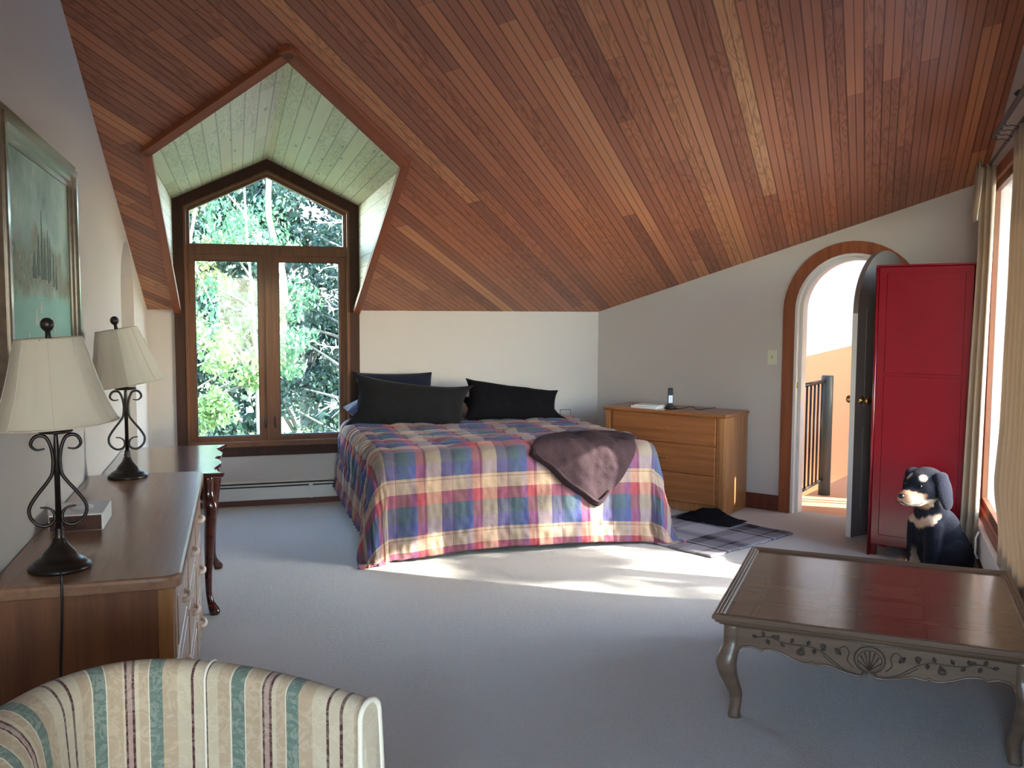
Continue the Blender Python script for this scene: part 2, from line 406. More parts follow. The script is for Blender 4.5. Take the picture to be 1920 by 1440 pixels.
# ceiling, local x along the boards
baz = radians(38.4)
bd = Vector((sin(baz), cos(baz), -cos(baz)*TC)).normalized(); nn = Vector((0, TC, 1)).normalized()
MC = frame((0, YB, KZ), bd, z=nn)
MCi = MC.inverted()
def on_c(x, y): q = MCi @ Vector((x, y, ceil_z(y))); return (q.x, q.y)
yE, yA = YB-(EZ-KZ)/TC, YB-(AZ-KZ)/TC
dorm = [(WX0, YB), (WX0, yE), (WC, yA), (WX1, yE), (WX1, YB)]
cpl = [(XL-.14, YB+.002), (XL-.14, -3.25), (1.35, -3.25), (E6.x+.16, E6.y+.02), (CS.x+.14, CS.y-.02), (CR.x+.11, YB+.002)]
P2C = Matrix(((1, 0, 0, 0), (0, 0, 1, 0), (0, 1, 0, 0), (0, 0, 0, 1)))
mb = MB()
cout = [on_c(*p) for p in cpl]
# dormer opening is a notch in the outline at the back wall
i0 = [on_c(WX0, YB+.002), on_c(WX0, yE), on_c(WC, yA), on_c(WX1, yE), on_c(WX1, YB+.002)]
mb.slab(cout+i0[::-1], [], 0, .12, P2C)
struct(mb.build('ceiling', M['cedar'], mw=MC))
# dormer cheeks and roof, boards along world Y
cheek = [(YB+.02, KZ-.0), (YB+.02, EZ+.02), (yE+.02, EZ+.0)]
for nm, x, d0, d1 in (('ceiling_dormer_cheek', WX0, 0, .05), ('ceiling_dormer_cheek', WX1, -.05, 0)):
    mm = frame((x, 0, 0), (0, 1, 0), z=(0, 0, 1))   # x->Y, y->-X
    b = MB(); 
    vs = MB(); vs.slab(cheek, [], d0, d1, I4)
    mloc = frame((x, 0, 0), (0, 1, 0), z=(-1, 0, 0)) # local x along Y, local y -> up-ish, for the boards
    wm = mm; inv = mloc.inverted()
    vs.v = [inv @ (wm @ p) for p in vs.v]
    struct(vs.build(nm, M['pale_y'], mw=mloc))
for sgn in (-1, 1):
    ex = WX0 if sgn < 0 else WX1
    sl = Vector((WC-ex, 0, AZ-EZ)); L = sl.length; sl.normalize()
    nrm = Vector((0, 1, 0)).cross(sl)
    if nrm.z < 0: nrm = -nrm
    mloc = frame((ex, 0, EZ), (0, 1, 0), z=nrm); inv = mloc.inverted()
    yd = lambda k: YB-(EZ+(AZ-EZ)*k-KZ)/TC
    pts = [Vector((ex, YB+.02, EZ)), Vector((ex, yd(0)+.012, EZ)), Vector((WC, yd(1)+.012, AZ)), Vector((WC, YB+.02, AZ))]
    b = MB(); up = nrm*.05+Vector((0, .06, 0))
    vs = [inv @ p for p in pts]+[inv @ (p+up) for p in pts]
    b.add(vs, [(0, 1, 2, 3), (7, 6, 5, 4), (0, 4, 5, 1), (1, 5, 6, 2), (2, 6, 7, 3), (3, 7, 4, 0)])
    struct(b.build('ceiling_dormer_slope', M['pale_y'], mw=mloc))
# red-brown edge strip around the dormer opening
def strip(p, q, wdir, name='trim_1'):
    "board on the ceiling plane from p to q"
    p, q = Vector(p), Vector(q); ln = (q-p); m = frame(p, ln, z=nn)
    b = MB(); 
    side = m.inverted().to_3x3() @ Vector(wdir)
    s0 = -.004 if side.y > 0 else .004; s1 = .048 if side.y > 0 else -.048
    y0, y1 = min(s0, s1), max(s0, s1)
    b.box((-.012, y0, -.034), (ln.length+.012, y1, .004)); return b.build(name, M['trimwood'], mw=m)
A3 = lambda x, y: Vector((x, y, ceil_z(y)))
for p, q, wv_ in ((A3(WX0, YB-.01), A3(WX0, yE), (1, 0, 0)), (A3(WX0, yE), A3(WC, yA), (1, 1, 0)), (A3(WC, yA), A3(WX1, yE), (-1, 1, 0)), (A3(WX1, yE), A3(WX1, YB-.01), (-1, 0, 0))):
    struct(strip(p, q, wv_))

# ------------------------------------------------------------------ window_1
def inset_pent(d, zb, x0=-.383, x1=.868, ze=2.358, za=2.655):
    k = (za-ze)/(WC-x0); return [(x0+d, zb), (x1-d, zb), (x1-d, ze-d*(sqrt(1+k*k)-k)), (WC, za-d*sqrt(1+k*k)), (x0+d, ze-d*(sqrt(1+k*k)-k))]
w1 = struct(thing('window_1', None, None, (WC, YB, 1.0)))
def W1(mb, name, mat, par=None):
    o = mb.build(name, mat, par or w1); o.matrix_parent_inverse = (par or w1).matrix_world.inverted(); return o
outer = [(WX0, .402), (WX1, .402), (WX1, EZ), (WC, AZ), (WX0, EZ)]
mb = MB(); mb.slab(outer, [cas_in], -.022, .004, MBk); W1(mb, 'window_casing', M['casing'])
mb = MB(); mb.slab(inset_pent(-.006, .482), [inset_pent(.012, .52)], -.03, .02, MBk)
W1(mb, 'casing_bead', M['sash'])
up_g = inset_pent(.034, 2.082)
lo_z0, lo_z1 = .505, 2.035
frm = MB(); 
mid0, mid1 = .213, .267
frm.slab(inset_pent(.004, .492), [inset_pent(.022, 2.062), [(-.361, .505), (mid0, .505), (mid0, 2.0), (-.361, 2.0)], [(mid1, .505), (.846, .505), (.846, 2.0), (mid1, 2.0)]], .012, .13, MBk)
W1(frm, 'window_frame', M['sash'])
mb = MB(); mb.slab(inset_pent(.0215, 2.0615), [inset_pent(.035, 2.082)], .03, .1, MBk); W1(mb, 'upper_sash', M['sash'])
mb = MB(); mb.slab(inset_pent(.033, 2.078), [], .06, .066, MBk); W1(mb, 'upper_pane', M['glass'])
for x0, x1, g0, g1 in ((-.3605, mid0-.0005, -.32, .160), (mid1+.0005, .8455, .317, .797)):
    mb = MB(); mb.slab([(x0, .5055), (x1, .5055), (x1, 1.9995), (x0, 1.9995)], [[(g0, .557), (g1, .557), (g1, 1.953), (g0, 1.953)]], .03, .1, MBk)
    s = W1(mb, 'casement_sash', M['sash'])
    mb = MB(); mb.slab([(g0-.004, .553), (g1+.004, .553), (g1+.004, 1.957), (g0-.004, 1.957)], [[(g0+.006, .563), (g1-.006, .563), (g1-.006, 1.947), (g0+.006, 1.947)]], .045, .075, MBk)
    W1(mb, 'gasket', M['dark'], s)
    mb = MB(); mb.slab([(g0-.002, .555), (g1+.002, .555), (g1+.002, 1.955), (g0-.002, 1.955)], [], .06, .066, MBk); W1(mb, 'pane', M['glass'], s)
mb = MB(); mb.box((-.40, -.05, .478), (.885, .03, .492), .004, MBk); W1(mb, 'window_sill', M['sash'])
for x in (.205, .275):
    mb = MB(); mb.tube([MBk @ Vector((x, .03, .66)), MBk @ Vector((x, -.015, .66)), MBk @ Vector((x, -.02, .72))], .006, 8); mb.box((x-.01, .02, .62), (x+.01, .032, .70), .004, MBk)
    W1(mb, 'sash_lock', M['casing'])

# ------------------------------------------------------------------ window_2 behind the curtains
w2 = struct(thing('window_2', None, None, MS @ Matrix.Translation((1.8, 0, 1.3))))
def W2b(mb, name, mat, par=None):
    o = mb.build(name, mat, par or w2); o.matrix_parent_inverse = (par or w2).matrix_world.inverted(); return o
x0, z0, x1, z1 = W2
def rect(a, b, c, d): return [(a, b), (c, b), (c, d), (a, d)]
mb = MB(); mb.slab(rect(x0-.07, z0-.07, x1+.07, z1+.07), [rect(x0+.0, z0+.0, x1-.0, z1-.0)], -.018, .0, MS); W2b(mb, 'window_casing', M['trimwood_z'])
cells = [(x0+.05, 1.555), (1.70, 3.25)]
mb = MB(); mb.slab(rect(x0, z0, x1, z1), [rect(a, z0+.05, b, z1-.05) for a, b in cells], .0, .03, MS); W2b(mb, 'window_frame', M['sash'])
for a, b in cells:
    mb = MB(); mb.slab(rect(a-.003, z0+.047, b+.003, z1-.047), [], .012, .017, MS); W2b(mb, 'pane', M['glass'])

# unseen slab added outside above window_2 to cut off the high sun
mb = MB(); mb.box((-.4, .14, 2.62), (6.2, 1.04, 2.70), 0, MS); struct(mb.build('sun_cut_slab', M['casing']))
# ------------------------------------------------------------------ arched doorway and door
mb = MB(); mb.slab([(DC-DRO, 0)]+arch(DC, 0, DSP, DRO)[1:-1]+[(DC+DRO, 0)]+arch(DC, 0, DSP, DRI)[::-1], [], -.02, .0, MR)
struct(mb.build('trim_2', M['trimwood_z']))
mb = MB(); mb.slab([(DC-DRI-.001, 0)]+arch(DC, 0, DSP, DRI+.001)[1:-1]+[(DC+DRI+.001, 0)]+arch(DC, 0, DSP, DRI-.02)[::-1], [], -.012, .14, MR)
struct(mb.build('trim_3', M['white']))
mb = MB(); mb.slab([(DC-DRI+.019, 0)]+arch(DC, 0, DSP, DRI-.019)[1:-1]+[(DC+DRI-.019, 0)]+arch(DC, 0, DSP, DRI-.045)[::-1], [], .04, .14, MR)
struct(mb.build('trim_4', M['white']))
mb = MB(); mb.box((DC-DRI+.001, -.0, .98), (DC-DRI+.022, .03, 1.03), .002, MR); struct(mb.build('trim_5', M['brass']))
# door leaf, opened into the room
free = Vector((4.035, 5.300)); hinge = CR + U*(DC+.40) - NR*.03
dv = (hinge-free); dl = dv.length
MD = frame((free.x, free.y, 0), (dv.x, dv.y, 0))
d1 = struct(thing('door_1', None, None, MD))
mb = MB(); mb.slab([(p[0], p[1]) for p in arch(dl/2, .012, 1.575, dl/2, 28, .42)], [], -.02, .02, I4); 
M['shaded_door'] = plain('shaded_white_door_paint', (.17, .145, .14, 1), .4)  # white door in shadow: its shade is put into this dark colour
dleaf = mb.build('door_leaf', M['shaded_door'], d1)
for a, b, c, d in ((.09, .2, dl-.09, .78), (.09, .92, dl-.09, 1.6)):
    mb = MB(); mb.slab(rect(a, b, c, d), [rect(a+.02, b+.02, c-.02, d-.02)], -.026, -.0195, I4); mb.build('door_panel', M['shaded_door'], d1)
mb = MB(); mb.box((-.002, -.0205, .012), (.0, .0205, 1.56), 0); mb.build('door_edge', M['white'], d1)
for sgn in (-1, 1):
    mb = MB(); mb.lathe([(.001, 0), (.028, 0), (.03, .004), (.012, .008), (.010, .03), (.016, .036), (.027, .05), (.028, .06), (.02, .07), (.001, .073)], 20)
    o = mb.build('door_knob', M['brass'], d1); o.matrix_parent_inverse = I4.copy()
    o.matrix_basis = Matrix.Translation((.062, sgn*.02, .965)) @ Matrix.Rotation(radians(90*(-sgn)), 4, 'X')
mb = MB(); mb.box((-.0012, -.012, .92), (.004, .012, 1.0), .001); mb.build('latch_plate', M['steel'], d1)

# baseboards
def base(a, b, m, name, h=.125, t=.016):
    mb = MB(); mb.box((a, -t, 0), (b, 0, h), .003, m); struct(mb.build(name, M['basewood']))
base(.0, DC-DRO, MR, 'baseboard_right'); base(DC+DRO, SR, MR, 'baseboard_right')
base(0, 6.0, MS, 'baseboard_window')
base(XL+.02, 3.05, MBk, 'baseboard_back', .045, .03)
mb = MB(); mb.box((-2.9, -.016, 0), (5.9, 0, .1), .003, ML); mb.v = [Vector(p) for p in mb.v]; struct(mb.build('baseboard_left', M['basewood']))

# ------------------------------------------------------------------ hallway beyond the door
H = lambda p: MR @ Vector(p)
mb = MB(); mb.box((-1.0, .0, -.12), (3.6, .13, -.001), 0, MR); struct(mb.build('floor_threshold', M['carpet']))
M['orange'] = plain('orange_paint', srgb(214, 148, 104), .8, .2)
M['tan'] = plain('tan_hall_floor', srgb(196, 146, 112), .55, .3, var=.08)
mb = MB(); mb.box((1.62, .13, -.12), (3.6, 2.3, -.005), 0, MR); struct(mb.build('floor_hall', M['tan']))
lz = lambda s: 1.14+(s-1.15)*.27
mb = MB(); mb.slab([(-1.2, -2.2), (3.7, -2.2), (3.7, lz(3.7)), (-1.2, lz(-1.2))], [], 2.3, 2.4, MR); struct(mb.build('wall_hall', M['orange']))
mb = MB(); mb.slab([(-1.2, lz(-1.2)), (3.7, lz(3.7)), (3.7, 3.6), (-1.2, 3.6)], [], 2.3, 2.4, MR); struct(mb.build('wall_hall_upper', M['wall']))
mb = MB(); mb.slab([(-1.2, 3.0), (3.75, 3.0), (3.75, 3.1), (-1.2, 3.1)], [], .13, 2.4, MR); struct(mb.build('ceiling_hall', M['white']))
mb = MB(); mb.slab(rect(.0, -2.2, 2.4, 3.1), [rect(.8, .9, 1.4, 1.6)], 0, .1, MR @ frame((-1.2, 0, 0), (0, 1, 0))); struct(mb.build('wall_hall_end', M['orange']))  # unseen opening added to bring sky light into the hall
MH = MR @ frame((3.65, 0, 0), (0, 1, 0))
mb = MB(); mb.slab([(0, -.2), (2.4, -.2), (2.4, 3.1), (0, 3.1)], [rect(1.02, .86, 1.20, 1.36), rect(1.23, .86, 1.30, 1.36), rect(1.33, .86, 1.46, 1.36), rect(.36, 1.44, .54, 1.66)], -.03, 0, MH); struct(mb.build('wall_hall_side', M['wall']))  # unseen slots added and shaped to aim sun at hall floor and dresser
mb = MB(); mb.slab([(1.2, -.42), (1.75, -.1), (1.75, -.02), (1.2, -.34)], [], 2.28, 2.3, MR); struct(mb.build('trim_6', M['basewood']))
rl = thing('stair_railing', 'dark metal stair railing with a round post, seen through the arched doorway', 'railing', H((1.72, .9, 0)))
def RL(mb, name, mat):
    o = mb.build(name, mat, rl); o.matrix_parent_inverse = rl.matrix_world.inverted(); return o
mb = MB(); mb.lathe([(.001, -.005), (.05, -.005), (.05, 1.02), (.046, 1.03), (.001, 1.03)], 24, H((1.74, .92, 0))); RL(mb, 'post', plain('grey_green_metal', (.055, .065, .062, 1), .45))
mb = MB(); mb.tube([H((1.765, .16, .985)), H((1.73, .88, .985))], .017, 10); RL(mb, 'top_rail', M['black'])
mb = MB(); mb.tube([H((1.765, .16, .13)), H((1.73, .88, .13))], .013, 10); RL(mb, 'bottom_rail', M['black'])
for k in range(6):
    a = (k+.7)/6.4; mb = MB(); p = Vector((1.765, .16)).lerp(Vector((1.73, .88)), a)
    mb.tube([H((p.x, p.y, .13)), H((p.x, p.y, .985))], .009, 8); RL(mb, 'baluster', M['black'])

# ------------------------------------------------------------------ baseboard heater
ht = thing('baseboard_heater', 'long low white baseboard heater with a black slot, on the wall below the gabled window', 'heater', (0.35, YB, 0))
def HT(mb, n, m):
    o = mb.build(n, m, ht); o.matrix_parent_inverse = ht.matrix_world.inverted(); return o
mb = MB(); mb.slab([(0, .05), (.055, .05), (.06, .055), (.06, .150), (.045, .150), (.04, .155), (.04, .163), (.062, .163), (.062, .168), (.02, .19), (0, .195)], [], 0, 2.1, frame((XL+.05, YB, 0), (0, -1, 0)).copy())
HT(mb, 'cover', M['heater'])
mb = MB(); mb.box((XL+.06, YB-.058, .151), (XL+2.14, YB-.03, .1625)); mb.box((XL+.06, YB-.05, .172), (XL+2.14, YB-.028, .184)); HT(mb, 'slot', M['dark'])
mb = MB(); mb.box((.53, YB-.064, .05), (.56, YB-.055, .165), .002); HT(mb, 'joint_cover', M['heater'])
mb = MB(); mb.box((XL+2.10, YB-.066, .046), (XL+2.16, YB-.001, .197), .004); HT(mb, 'end_cap', M['heater'])
# white heater under the curtains
ht = thing('wall_heater', 'white heater panel low on the curtained wall, behind the plush dog', 'heater', MS @ Vector((1.4, 0, 0)))
mb = MB(); mb.box((.78, -.05, .13), (2.4, -.0165, .30), .006, MS); HT(mb, 'cover', M['heater'])
mb = MB(); mb.tube([MS @ Vector((1.2, -.06, .30)), MS @ Vector((1.2, -.075, .26)), MS @ Vector((1.2, -.075, .17)), MS @ Vector((1.2, -.06, .14))], .006, 8); HT(mb, 'pipe', M['white'])

# switch and wall frame
t_ = thing('light_switch', 'cream light switch plate on the white wall beside the arched doorway', 'switch', MR @ Matrix.Translation((1.59, 0, 1.215)))
mb = MB(); mb.box((-.037, -.007, -.058), (.037, 0, .058), .003); mb.build('plate', plain('cream_plastic', (.62, .60, .44, 1), .35), t_)
mb = MB(); mb.box((-.006, -.018, -.008), (.006, -.006, .014), .002); mb.build('toggle', plain('cream_toggle', (.42, .39, .30, 1), .4), t_)
t_ = thing('wall_outlet_frame', 'small square cover plate on the white knee wall beyond the black pillow', 'cover plate', MBk @ Matrix.Translation((2.755, 0, .64)))
mb = MB(); mb.slab(rect(-.05, -.066, .05, .066), [rect(-.046, -.062, .046, .062)], -.003, 0, I4); mb.build('gap_edge', M['casing'], t_)
mb = MB(); mb.slab(rect(-.046, -.062, .046, .062), [], -.006, 0, I4); mb.build('plate', M['wall'], t_)

# ------------------------------------------------------------------ bed, comforter, pillows, blanket
BX, BY, BW, BLN, BT = .79, 5.60, 1.95, 1.86, .665
bed = thing('bed', 'wide bed with mattress and box spring under the plaid comforter', 'bed', (BX+BW/2, BY+BLN/2, 0))
def BD(mb, n, m, par=None):
    o = mb.build(n, m, par or bed); o.matrix_parent_inverse = (par or bed).matrix_world.inverted(); return o
mb = MB(); mb.box((BX+.03, BY+.04, .40), (BX+BW-.03, BY+BLN, BT-.02), .06); BD(mb, 'mattress', M['sheet'])
mb = MB(); mb.box((BX+.05, BY+.08, .17), (BX+BW-.05, BY+BLN, .398), .02); BD(mb, 'box_spring', M['sheet'])
mb = MB(); mb.box((BX+.07, BY+.1, .13), (BX+BW-.07, BY+BLN-.02, .168)); BD(mb, 'bed_frame', M['black'])
for x in (BX+.09, BX+BW-.09):
    for y in (BY+.32, BY+BLN-.42):
        mb = MB(); mb.lathe([(.02, 0), (.034, .004), (.034, .035), (.018, .045), (.018, .13)], 14, (x, y, 0)); BD(mb, 'leg', M['black'])

P0 = .365   # plaid repeat
def m_plaid():
    t = NT('plaid_patchwork_cotton'); uv = t.coord('UV'); sp = t.n('ShaderNodeSeparateXYZ'); t.l(uv, sp.inputs[0])
    fx = t.math('FRACT', t.math('DIVIDE', t.math('ADD', sp.outputs[0], .0365+P0*4), P0))
    fy = t.math('FRACT', t.math('DIVIDE', t.math('ADD', sp.outputs[1], P0*8-.145), P0))
    cream, purple, teal, blue, red = srgb(166, 136, 106), srgb(54, 18, 62), srgb(24, 56, 66), srgb(22, 40, 104), srgb(134, 2, 18)
    cx = t.ramp(fx, [(0, cream), (.26, purple), (.50, teal), (.70, blue), (.82, red)], True)
    # upwards along the foot: cream, blue, teal, red
    cy = t.ramp(fy, [(0, cream), (.26, blue), (.50, teal), (.78, srgb(136, 6, 32))], True)
    yc = t.ramp(fy, [(0, grey(1)), (.26, grey(0))], True)
    # gentler hand-woven shading inside the bands
    n = t.noise(t.mapping(uv, (900, 60, 1)), 1, 2); n2 = t.noise(t.mapping(uv, (60, 900, 1)), 1, 2)
    c = t.mix(.5, cx, cy)
    c = t.mix(t.math('MULTIPLY', yc, .2), c, cream)
    c = t.mix(t.math('MULTIPLY', t.math('ADD', n, n2), .05), c, (.9, .85, .9, 1))
    qx = t.math('FRACT', t.math('DIVIDE', t.math('ADD', sp.outputs[0], .05+.1825*8), .1825)); qy = t.math('FRACT', t.math('DIVIDE', t.math('ADD', sp.outputs[1], .145+.365*8), .365))
    def seam(v, w): return t.math('MAXIMUM', t.math('LESS_THAN', v, w), t.math('GREATER_THAN', v, 1-w))
    sm_ = t.math('MAXIMUM', seam(qx, .012), seam(qy, .006))
    c = t.mix(t.math('MULTIPLY', sm_, .55), c, srgb(40, 30, 50))
    pk = t.noise(t.mapping(uv, (26, 26, 1)), 1, 3)
    t.bump(t.math('ADD', t.math('ADD', t.math('MULTIPLY', n, .1), pk), t.math('MULTIPLY', sm_, -.8)), .006, .6)
    t.fin(c, .72, .25, sheen=.1)
    return t.m
M['plaid'] = m_plaid()
DL, DRt, DF = .50, .52, .63
def drape(s_, t_, lift=0.0):
    "cloth coordinates (s across, t from the foot) -> point on the draped bed"
    rr = .085+lift
    a = min(s_-.085, 0) if s_ < BW/2 else max(s_-(BW-.085), 0)
    b = min(t_-.085, 0)
    cx = min(max(s_, .085), BW-.085); cy = max(t_, .085)
    q = hypot(a, b)
    crown = .02*sin(pi*min(max(s_/BW, 0), 1))
    if q < 1e-6: return Vector((BX+cx, BY+cy, BT+lift+crown)), Vector((0, 0, 1))
    dx, dy = a/q, b/q
    arc = .085*pi/2
    if q < arc:
        th = q/.085; out = rr*sin(th); dn = rr*(1-cos(th)); n = Vector((dx*sin(th), dy*sin(th), cos(th)))
    else:
        e = q-arc
        cornerness = abs(dx*dy)*2
        fl = .10+.16*cornerness
        out = rr+e*fl; dn = rr+e*sqrt(1-fl*fl); n = Vector((dx, dy, fl)).normalized()
    z = BT+crown+lift-dn+ (0 if q > arc else 0)
    fz = .012+lift*.6
    if z < fz:
        ex = fz-z; z = fz+.004*sin(ex*40); out += ex*.12
    return Vector((BX+cx+dx*out, BY+cy+dy*out, z)), n
def comf(u, v, lower=False):
    s_ = -DL+u*(BW+DL+DRt); t_ = -DF+v*(BLN+DF-.02)
    p, n = drape(s_, t_)
    # quilted puffs between stitched lines
    qs = abs(sin(pi*(s_+.05)/.1825)); qt = abs(sin(pi*(t_+.145)/.365))
    h = .013*(qs**.45)*(qt**.35)
    # gathers running down the left side
    lft = sm((.50-s_)/.42)*sm((t_+.05)/.25)
    wob = nz(s_*2.2, t_*3, 3)*3.0
    h += lft*(.028*sin(t_*84+wob*2.2+s_*9)*(.6+.4*nz(s_*4, t_*9, 7))+.010*nz(s_*6, t_*55, 9)*1.3)
    # soft cross folds on top
    top = sm((t_-.02)/.1)*(1-lft)
    h += top*(.020*nz(s_*1.6, t_*11, 1)+.012*nz(s_*3, t_*26, 2)+.006*sin(t_*42+nz(s_*2, t_*2, 4)*7))
    hang = sm((-t_)/.12)
    h += hang*(.016*nz(s_*9, t_*3, 5)+.006*nz(s_*30, t_*12, 15)+.020*nz(s_*3.2, t_*2.0, 6)*min(1, -t_*2.2))
    h += sm((-t_-.42)/.1)*.012*nz(s_*26, t_*16, 8)
    rt = sm((s_-BW-.03)/.2); h += rt*.02*nz(s_*3, t_*6, 11)
    p = p+n*h
    # hem rises a little between the two corners of the foot
    if hang > 0:
        k = sm(-t_/DF); mid = sin(pi*min(max(s_/BW, 0), 1))
        p.z += k*.030*mid; p.y += -.02*k*sin(s_*7)*.6
    p.z = max(p.z, .010)
    if s_ < -.02 and t_ > .2: p.z = max(p.z, .05)
    return p
def cuv(u, v): return (-DL+u*(BW+DL+DRt), -DF+v*(BLN+DF-.02))
mb = MB(); mb.grid(comf, 300, 250, uvf=cuv)
cf = mb.build('comforter', M['plaid']); solid(cf, .012, -1)
tag(cf, 'quilted plaid comforter in red, blue, purple and cream covering the bed', 'comforter')
# hanging head-end corner of the comforter, folded over the side
# pillows
def pillow(name, label, mat, w, h, t, m, seed=0, ears=.06, sag=.0, group='dark pillows at the head of the bed'):
    def P(side):
        def fn(u, v):
            x, z = u*2-1, v*2-1
            ex = 1-abs(x)**3.2; ez = 1-abs(z)**3.2
            th = t/2*(max(ex, 0)**.55)*(max(ez, 0)**.55)
            cr = ears*(abs(x)**5)*(abs(z)**5)
            X = x*w/2*(1-.05*(1-abs(z)**2)*abs(x)**4)+cr*x*.6; Z = z*h/2*(1-.07*(1-abs(x)**2)*abs(z)**4)+cr*z*.4
            n_ = .014*nz(X*5+seed, Z*5, seed)+.007*nz(X*14+seed, Z*14, seed+3)
            n_ += .006*sin((X*cos(seed)+Z*sin(seed))*34+4*nz(X*3, Z*3, seed))*(1-ex*ez)
            Z -= sag*(1-(x)**2)*max(0, z)*h
            return Vector((X, side*(th+n_*(.3+.7*max(ex, 0)*max(ez, 0))*1.0), Z+h/2))
        return fn
    b = MB(); b.grid(P(-1), 44, 30); b.grid(P(1), 44, 30)
    me = b.mesh(name); bm = bmesh.new(); bm.from_mesh(me); bmesh.ops.remove_doubles(bm, verts=bm.verts[:], dist=.0015); bmesh.ops.recalc_face_normals(bm, faces=bm.faces[:]); bm.to_mesh(me); bm.free()
    me.polygons.foreach_set('use_smooth', [True]*len(me.polygons))
    me.materials.append(mat); o = bpy.data.objects.new(name, me); COL.objects.link(o); o.matrix_world = m
    return tag(o, label, 'pillow', group)
T = Matrix.Translation; RX = lambda a: Matrix.Rotation(radians(a), 4, 'X'); RY = lambda a: Matrix.Rotation(radians(a), 4, 'Y'); RZ = lambda a: Matrix.Rotation(radians(a), 4, 'Z')
pillow('pillow', 'large charcoal pillow standing up at the window end of the bed head', M['slatecloth'], .87, .36, .17, T((1.265, 7.02, .655)) @ RZ(-3) @ RX(-14) @ RY(7.5), 1, .09)
pillow('pillow', 'navy pillow leaning on the wall, only its top showing above the charcoal pillow', M['deepnavy'], .62, .40, .17, T((1.21, 7.29, .675)) @ RX(-12) @ RY(.5), 2, .0)
pillow('pillow', 'blue pillow lying flat, its rounded end poking out beside the window frame', M['navycloth'], .80, .30, .20, T((1.20, 7.05, .79)) @ RX(-90) @ RZ(0), 3, .02)
pillow('pillow', 'black pillow leaning on the white wall at the far side of the bed head', M['blackcloth'], .78, .33, .20, T((2.13, 7.08, .655)) @ RZ(4) @ RX(-24) @ RY(9), 4, .03)
pillow('pillow', 'black pillow mostly hidden, its corner sticking out under the other black pillow', M['blackcloth'], .78, .32, .14, T((2.17, 7.10, .69)) @ RX(-62) @ RY(0), 5, .08)

# folded fleece blanket over the foot corner
def bl_cloth(x, y=None, z=None):
    "world point on top (y) or on the foot face (z) -> cloth coordinates"
    if z is None: return (x-BX, y-BY)
    return (x-BX, -(BT-z)+.03)
bpoly = [bl_cloth(1.80, 5.58), bl_cloth(1.93, 5.82), bl_cloth(2.02, 5.98), bl_cloth(2.25, 6.14), bl_cloth(2.48, 6.20), bl_cloth(2.66, 6.12), bl_cloth(2.71, 5.92), bl_cloth(2.60, 5.72),
         bl_cloth(2.55, z=.62), bl_cloth(2.50, z=.53), bl_cloth(2.44, z=.44), bl_cloth(2.36, z=.36), bl_cloth(2.285, z=.285), bl_cloth(2.24, z=.28), bl_cloth(2.16, z=.34), bl_cloth(2.03, z=.43), bl_cloth(1.92, z=.54)]
bp = spl([(p[0], p[1], 0) for p in bpoly+[bpoly[0]]], 6)[:-1]
bc = Vector((1.47, .03, 0))
def blank(u, v):
    k = (u*len(bp)) % len(bp); i = int(k); f = k-i
    e = bp[i].lerp(bp[(i+1) % len(bp)], f)
    r = sin(min(v, 1)*pi/2) if v <= 1 else 1
    q = bc.lerp(e, r)
    th = .028*(1-r**7)**.5
    fold = .026*nz(q.x*5, q.y*5, 21)+.034*max(0, nz(q.x*3.4+3, q.y*2.4, 23))+.012*nz(q.x*11+q.y*6, q.y*3, 25)+.006*nz(q.x*22, q.y*22, 24)
    p, n = drape(q.x, q.y, .0)
    hgt = .016+.6*(th)*1.2+fold*(1-r**4)
    return p+n*max(hgt, .012)
mb = MB(); mb.grid(blank, 170, 40)
# rolled hem layers along the hanging edge
bl = mb.build('fleece_blanket', M['fleece']); tag(bl, 'dark brown fleece blanket folded and thrown over the foot of the plaid bed', 'blanket')
eds = [bp[k] for k in range(66, len(bp))]+[bp[0], bp[1]]
for k, (o_, rr) in enumerate(((.014, .010), (.030, .012), (.046, .010))):
    mb = MB(); pts = []
    for i, e in enumerate(eds):
        q = bc.lerp(e, 1.0-.035*k); p, n = drape(q.x, q.y, 0); pts.append(p+n*o_)
    n_ = len(pts); mb.tube(pts, [rr*(.4+.6*sm(min(i, n_-1-i)/5)) for i in range(n_)], 10); mb.build('folded_hem', M['fleece'], bl)

# ------------------------------------------------------------------ drawer fronts
def cabinet_handle(par, c, mat, axis='x', L=.06, out=(0, -1, 0), proj=.022):
    b = MB(); c = Vector(c); o = Vector(out); a = Vector((1, 0, 0)) if axis == 'x' else Vector((0, 1, 0))
    pts = [c-a*L/2, c-a*L/2+o*proj*.8, c-a*L*.3+o*proj, c+a*L*.3+o*proj, c+a*L/2+o*proj*.8, c+a*L/2]
    b.tube(spl(pts, 4), [.006+.003*sin(pi*i/20) for i in range(21)], 8)
    return b.build('handle', mat, par)
# honey oak dresser against the door wall; local x along the wall (0 = front corner near the door), y into the wall
dq = Vector((3.540, 6.130)); DWd, DDp, DHt = 1.07, .445, .787
MDr = frame((dq.x, dq.y, 0), (U.x, U.y, 0))
dr = thing('dresser', 'honey oak dresser with three wide drawers between the bed and the arched doorway', 'dresser', MDr)
mb = MB(); mb.box((-DWd+.01, .014, .0), (-.002, DDp, DHt-.026), .004); mb.build('body', M['oak'], dr)
mb = MB(); mb.box((-DWd-.008, -.012, DHt-.0255), (.010, DDp+.004, DHt), .009); mb.build('top', M['oak_x'], dr)
for a_, b_ in ((-.052, -.006), (-DWd+.012, -DWd+.058)): mb = MB(); mb.box((a_, -.002, 0), (b_, .0139, DHt-.027), .006); mb.build('corner_post', M['oak'], dr)
for a_, b_ in ((-.075, -.053), (-DWd+.059, -DWd+.081)): mb = MB(); mb.box((a_, .004, .0), (b_, .0138, DHt-.027), .003); mb.build('stile', M['oak_x'], dr)
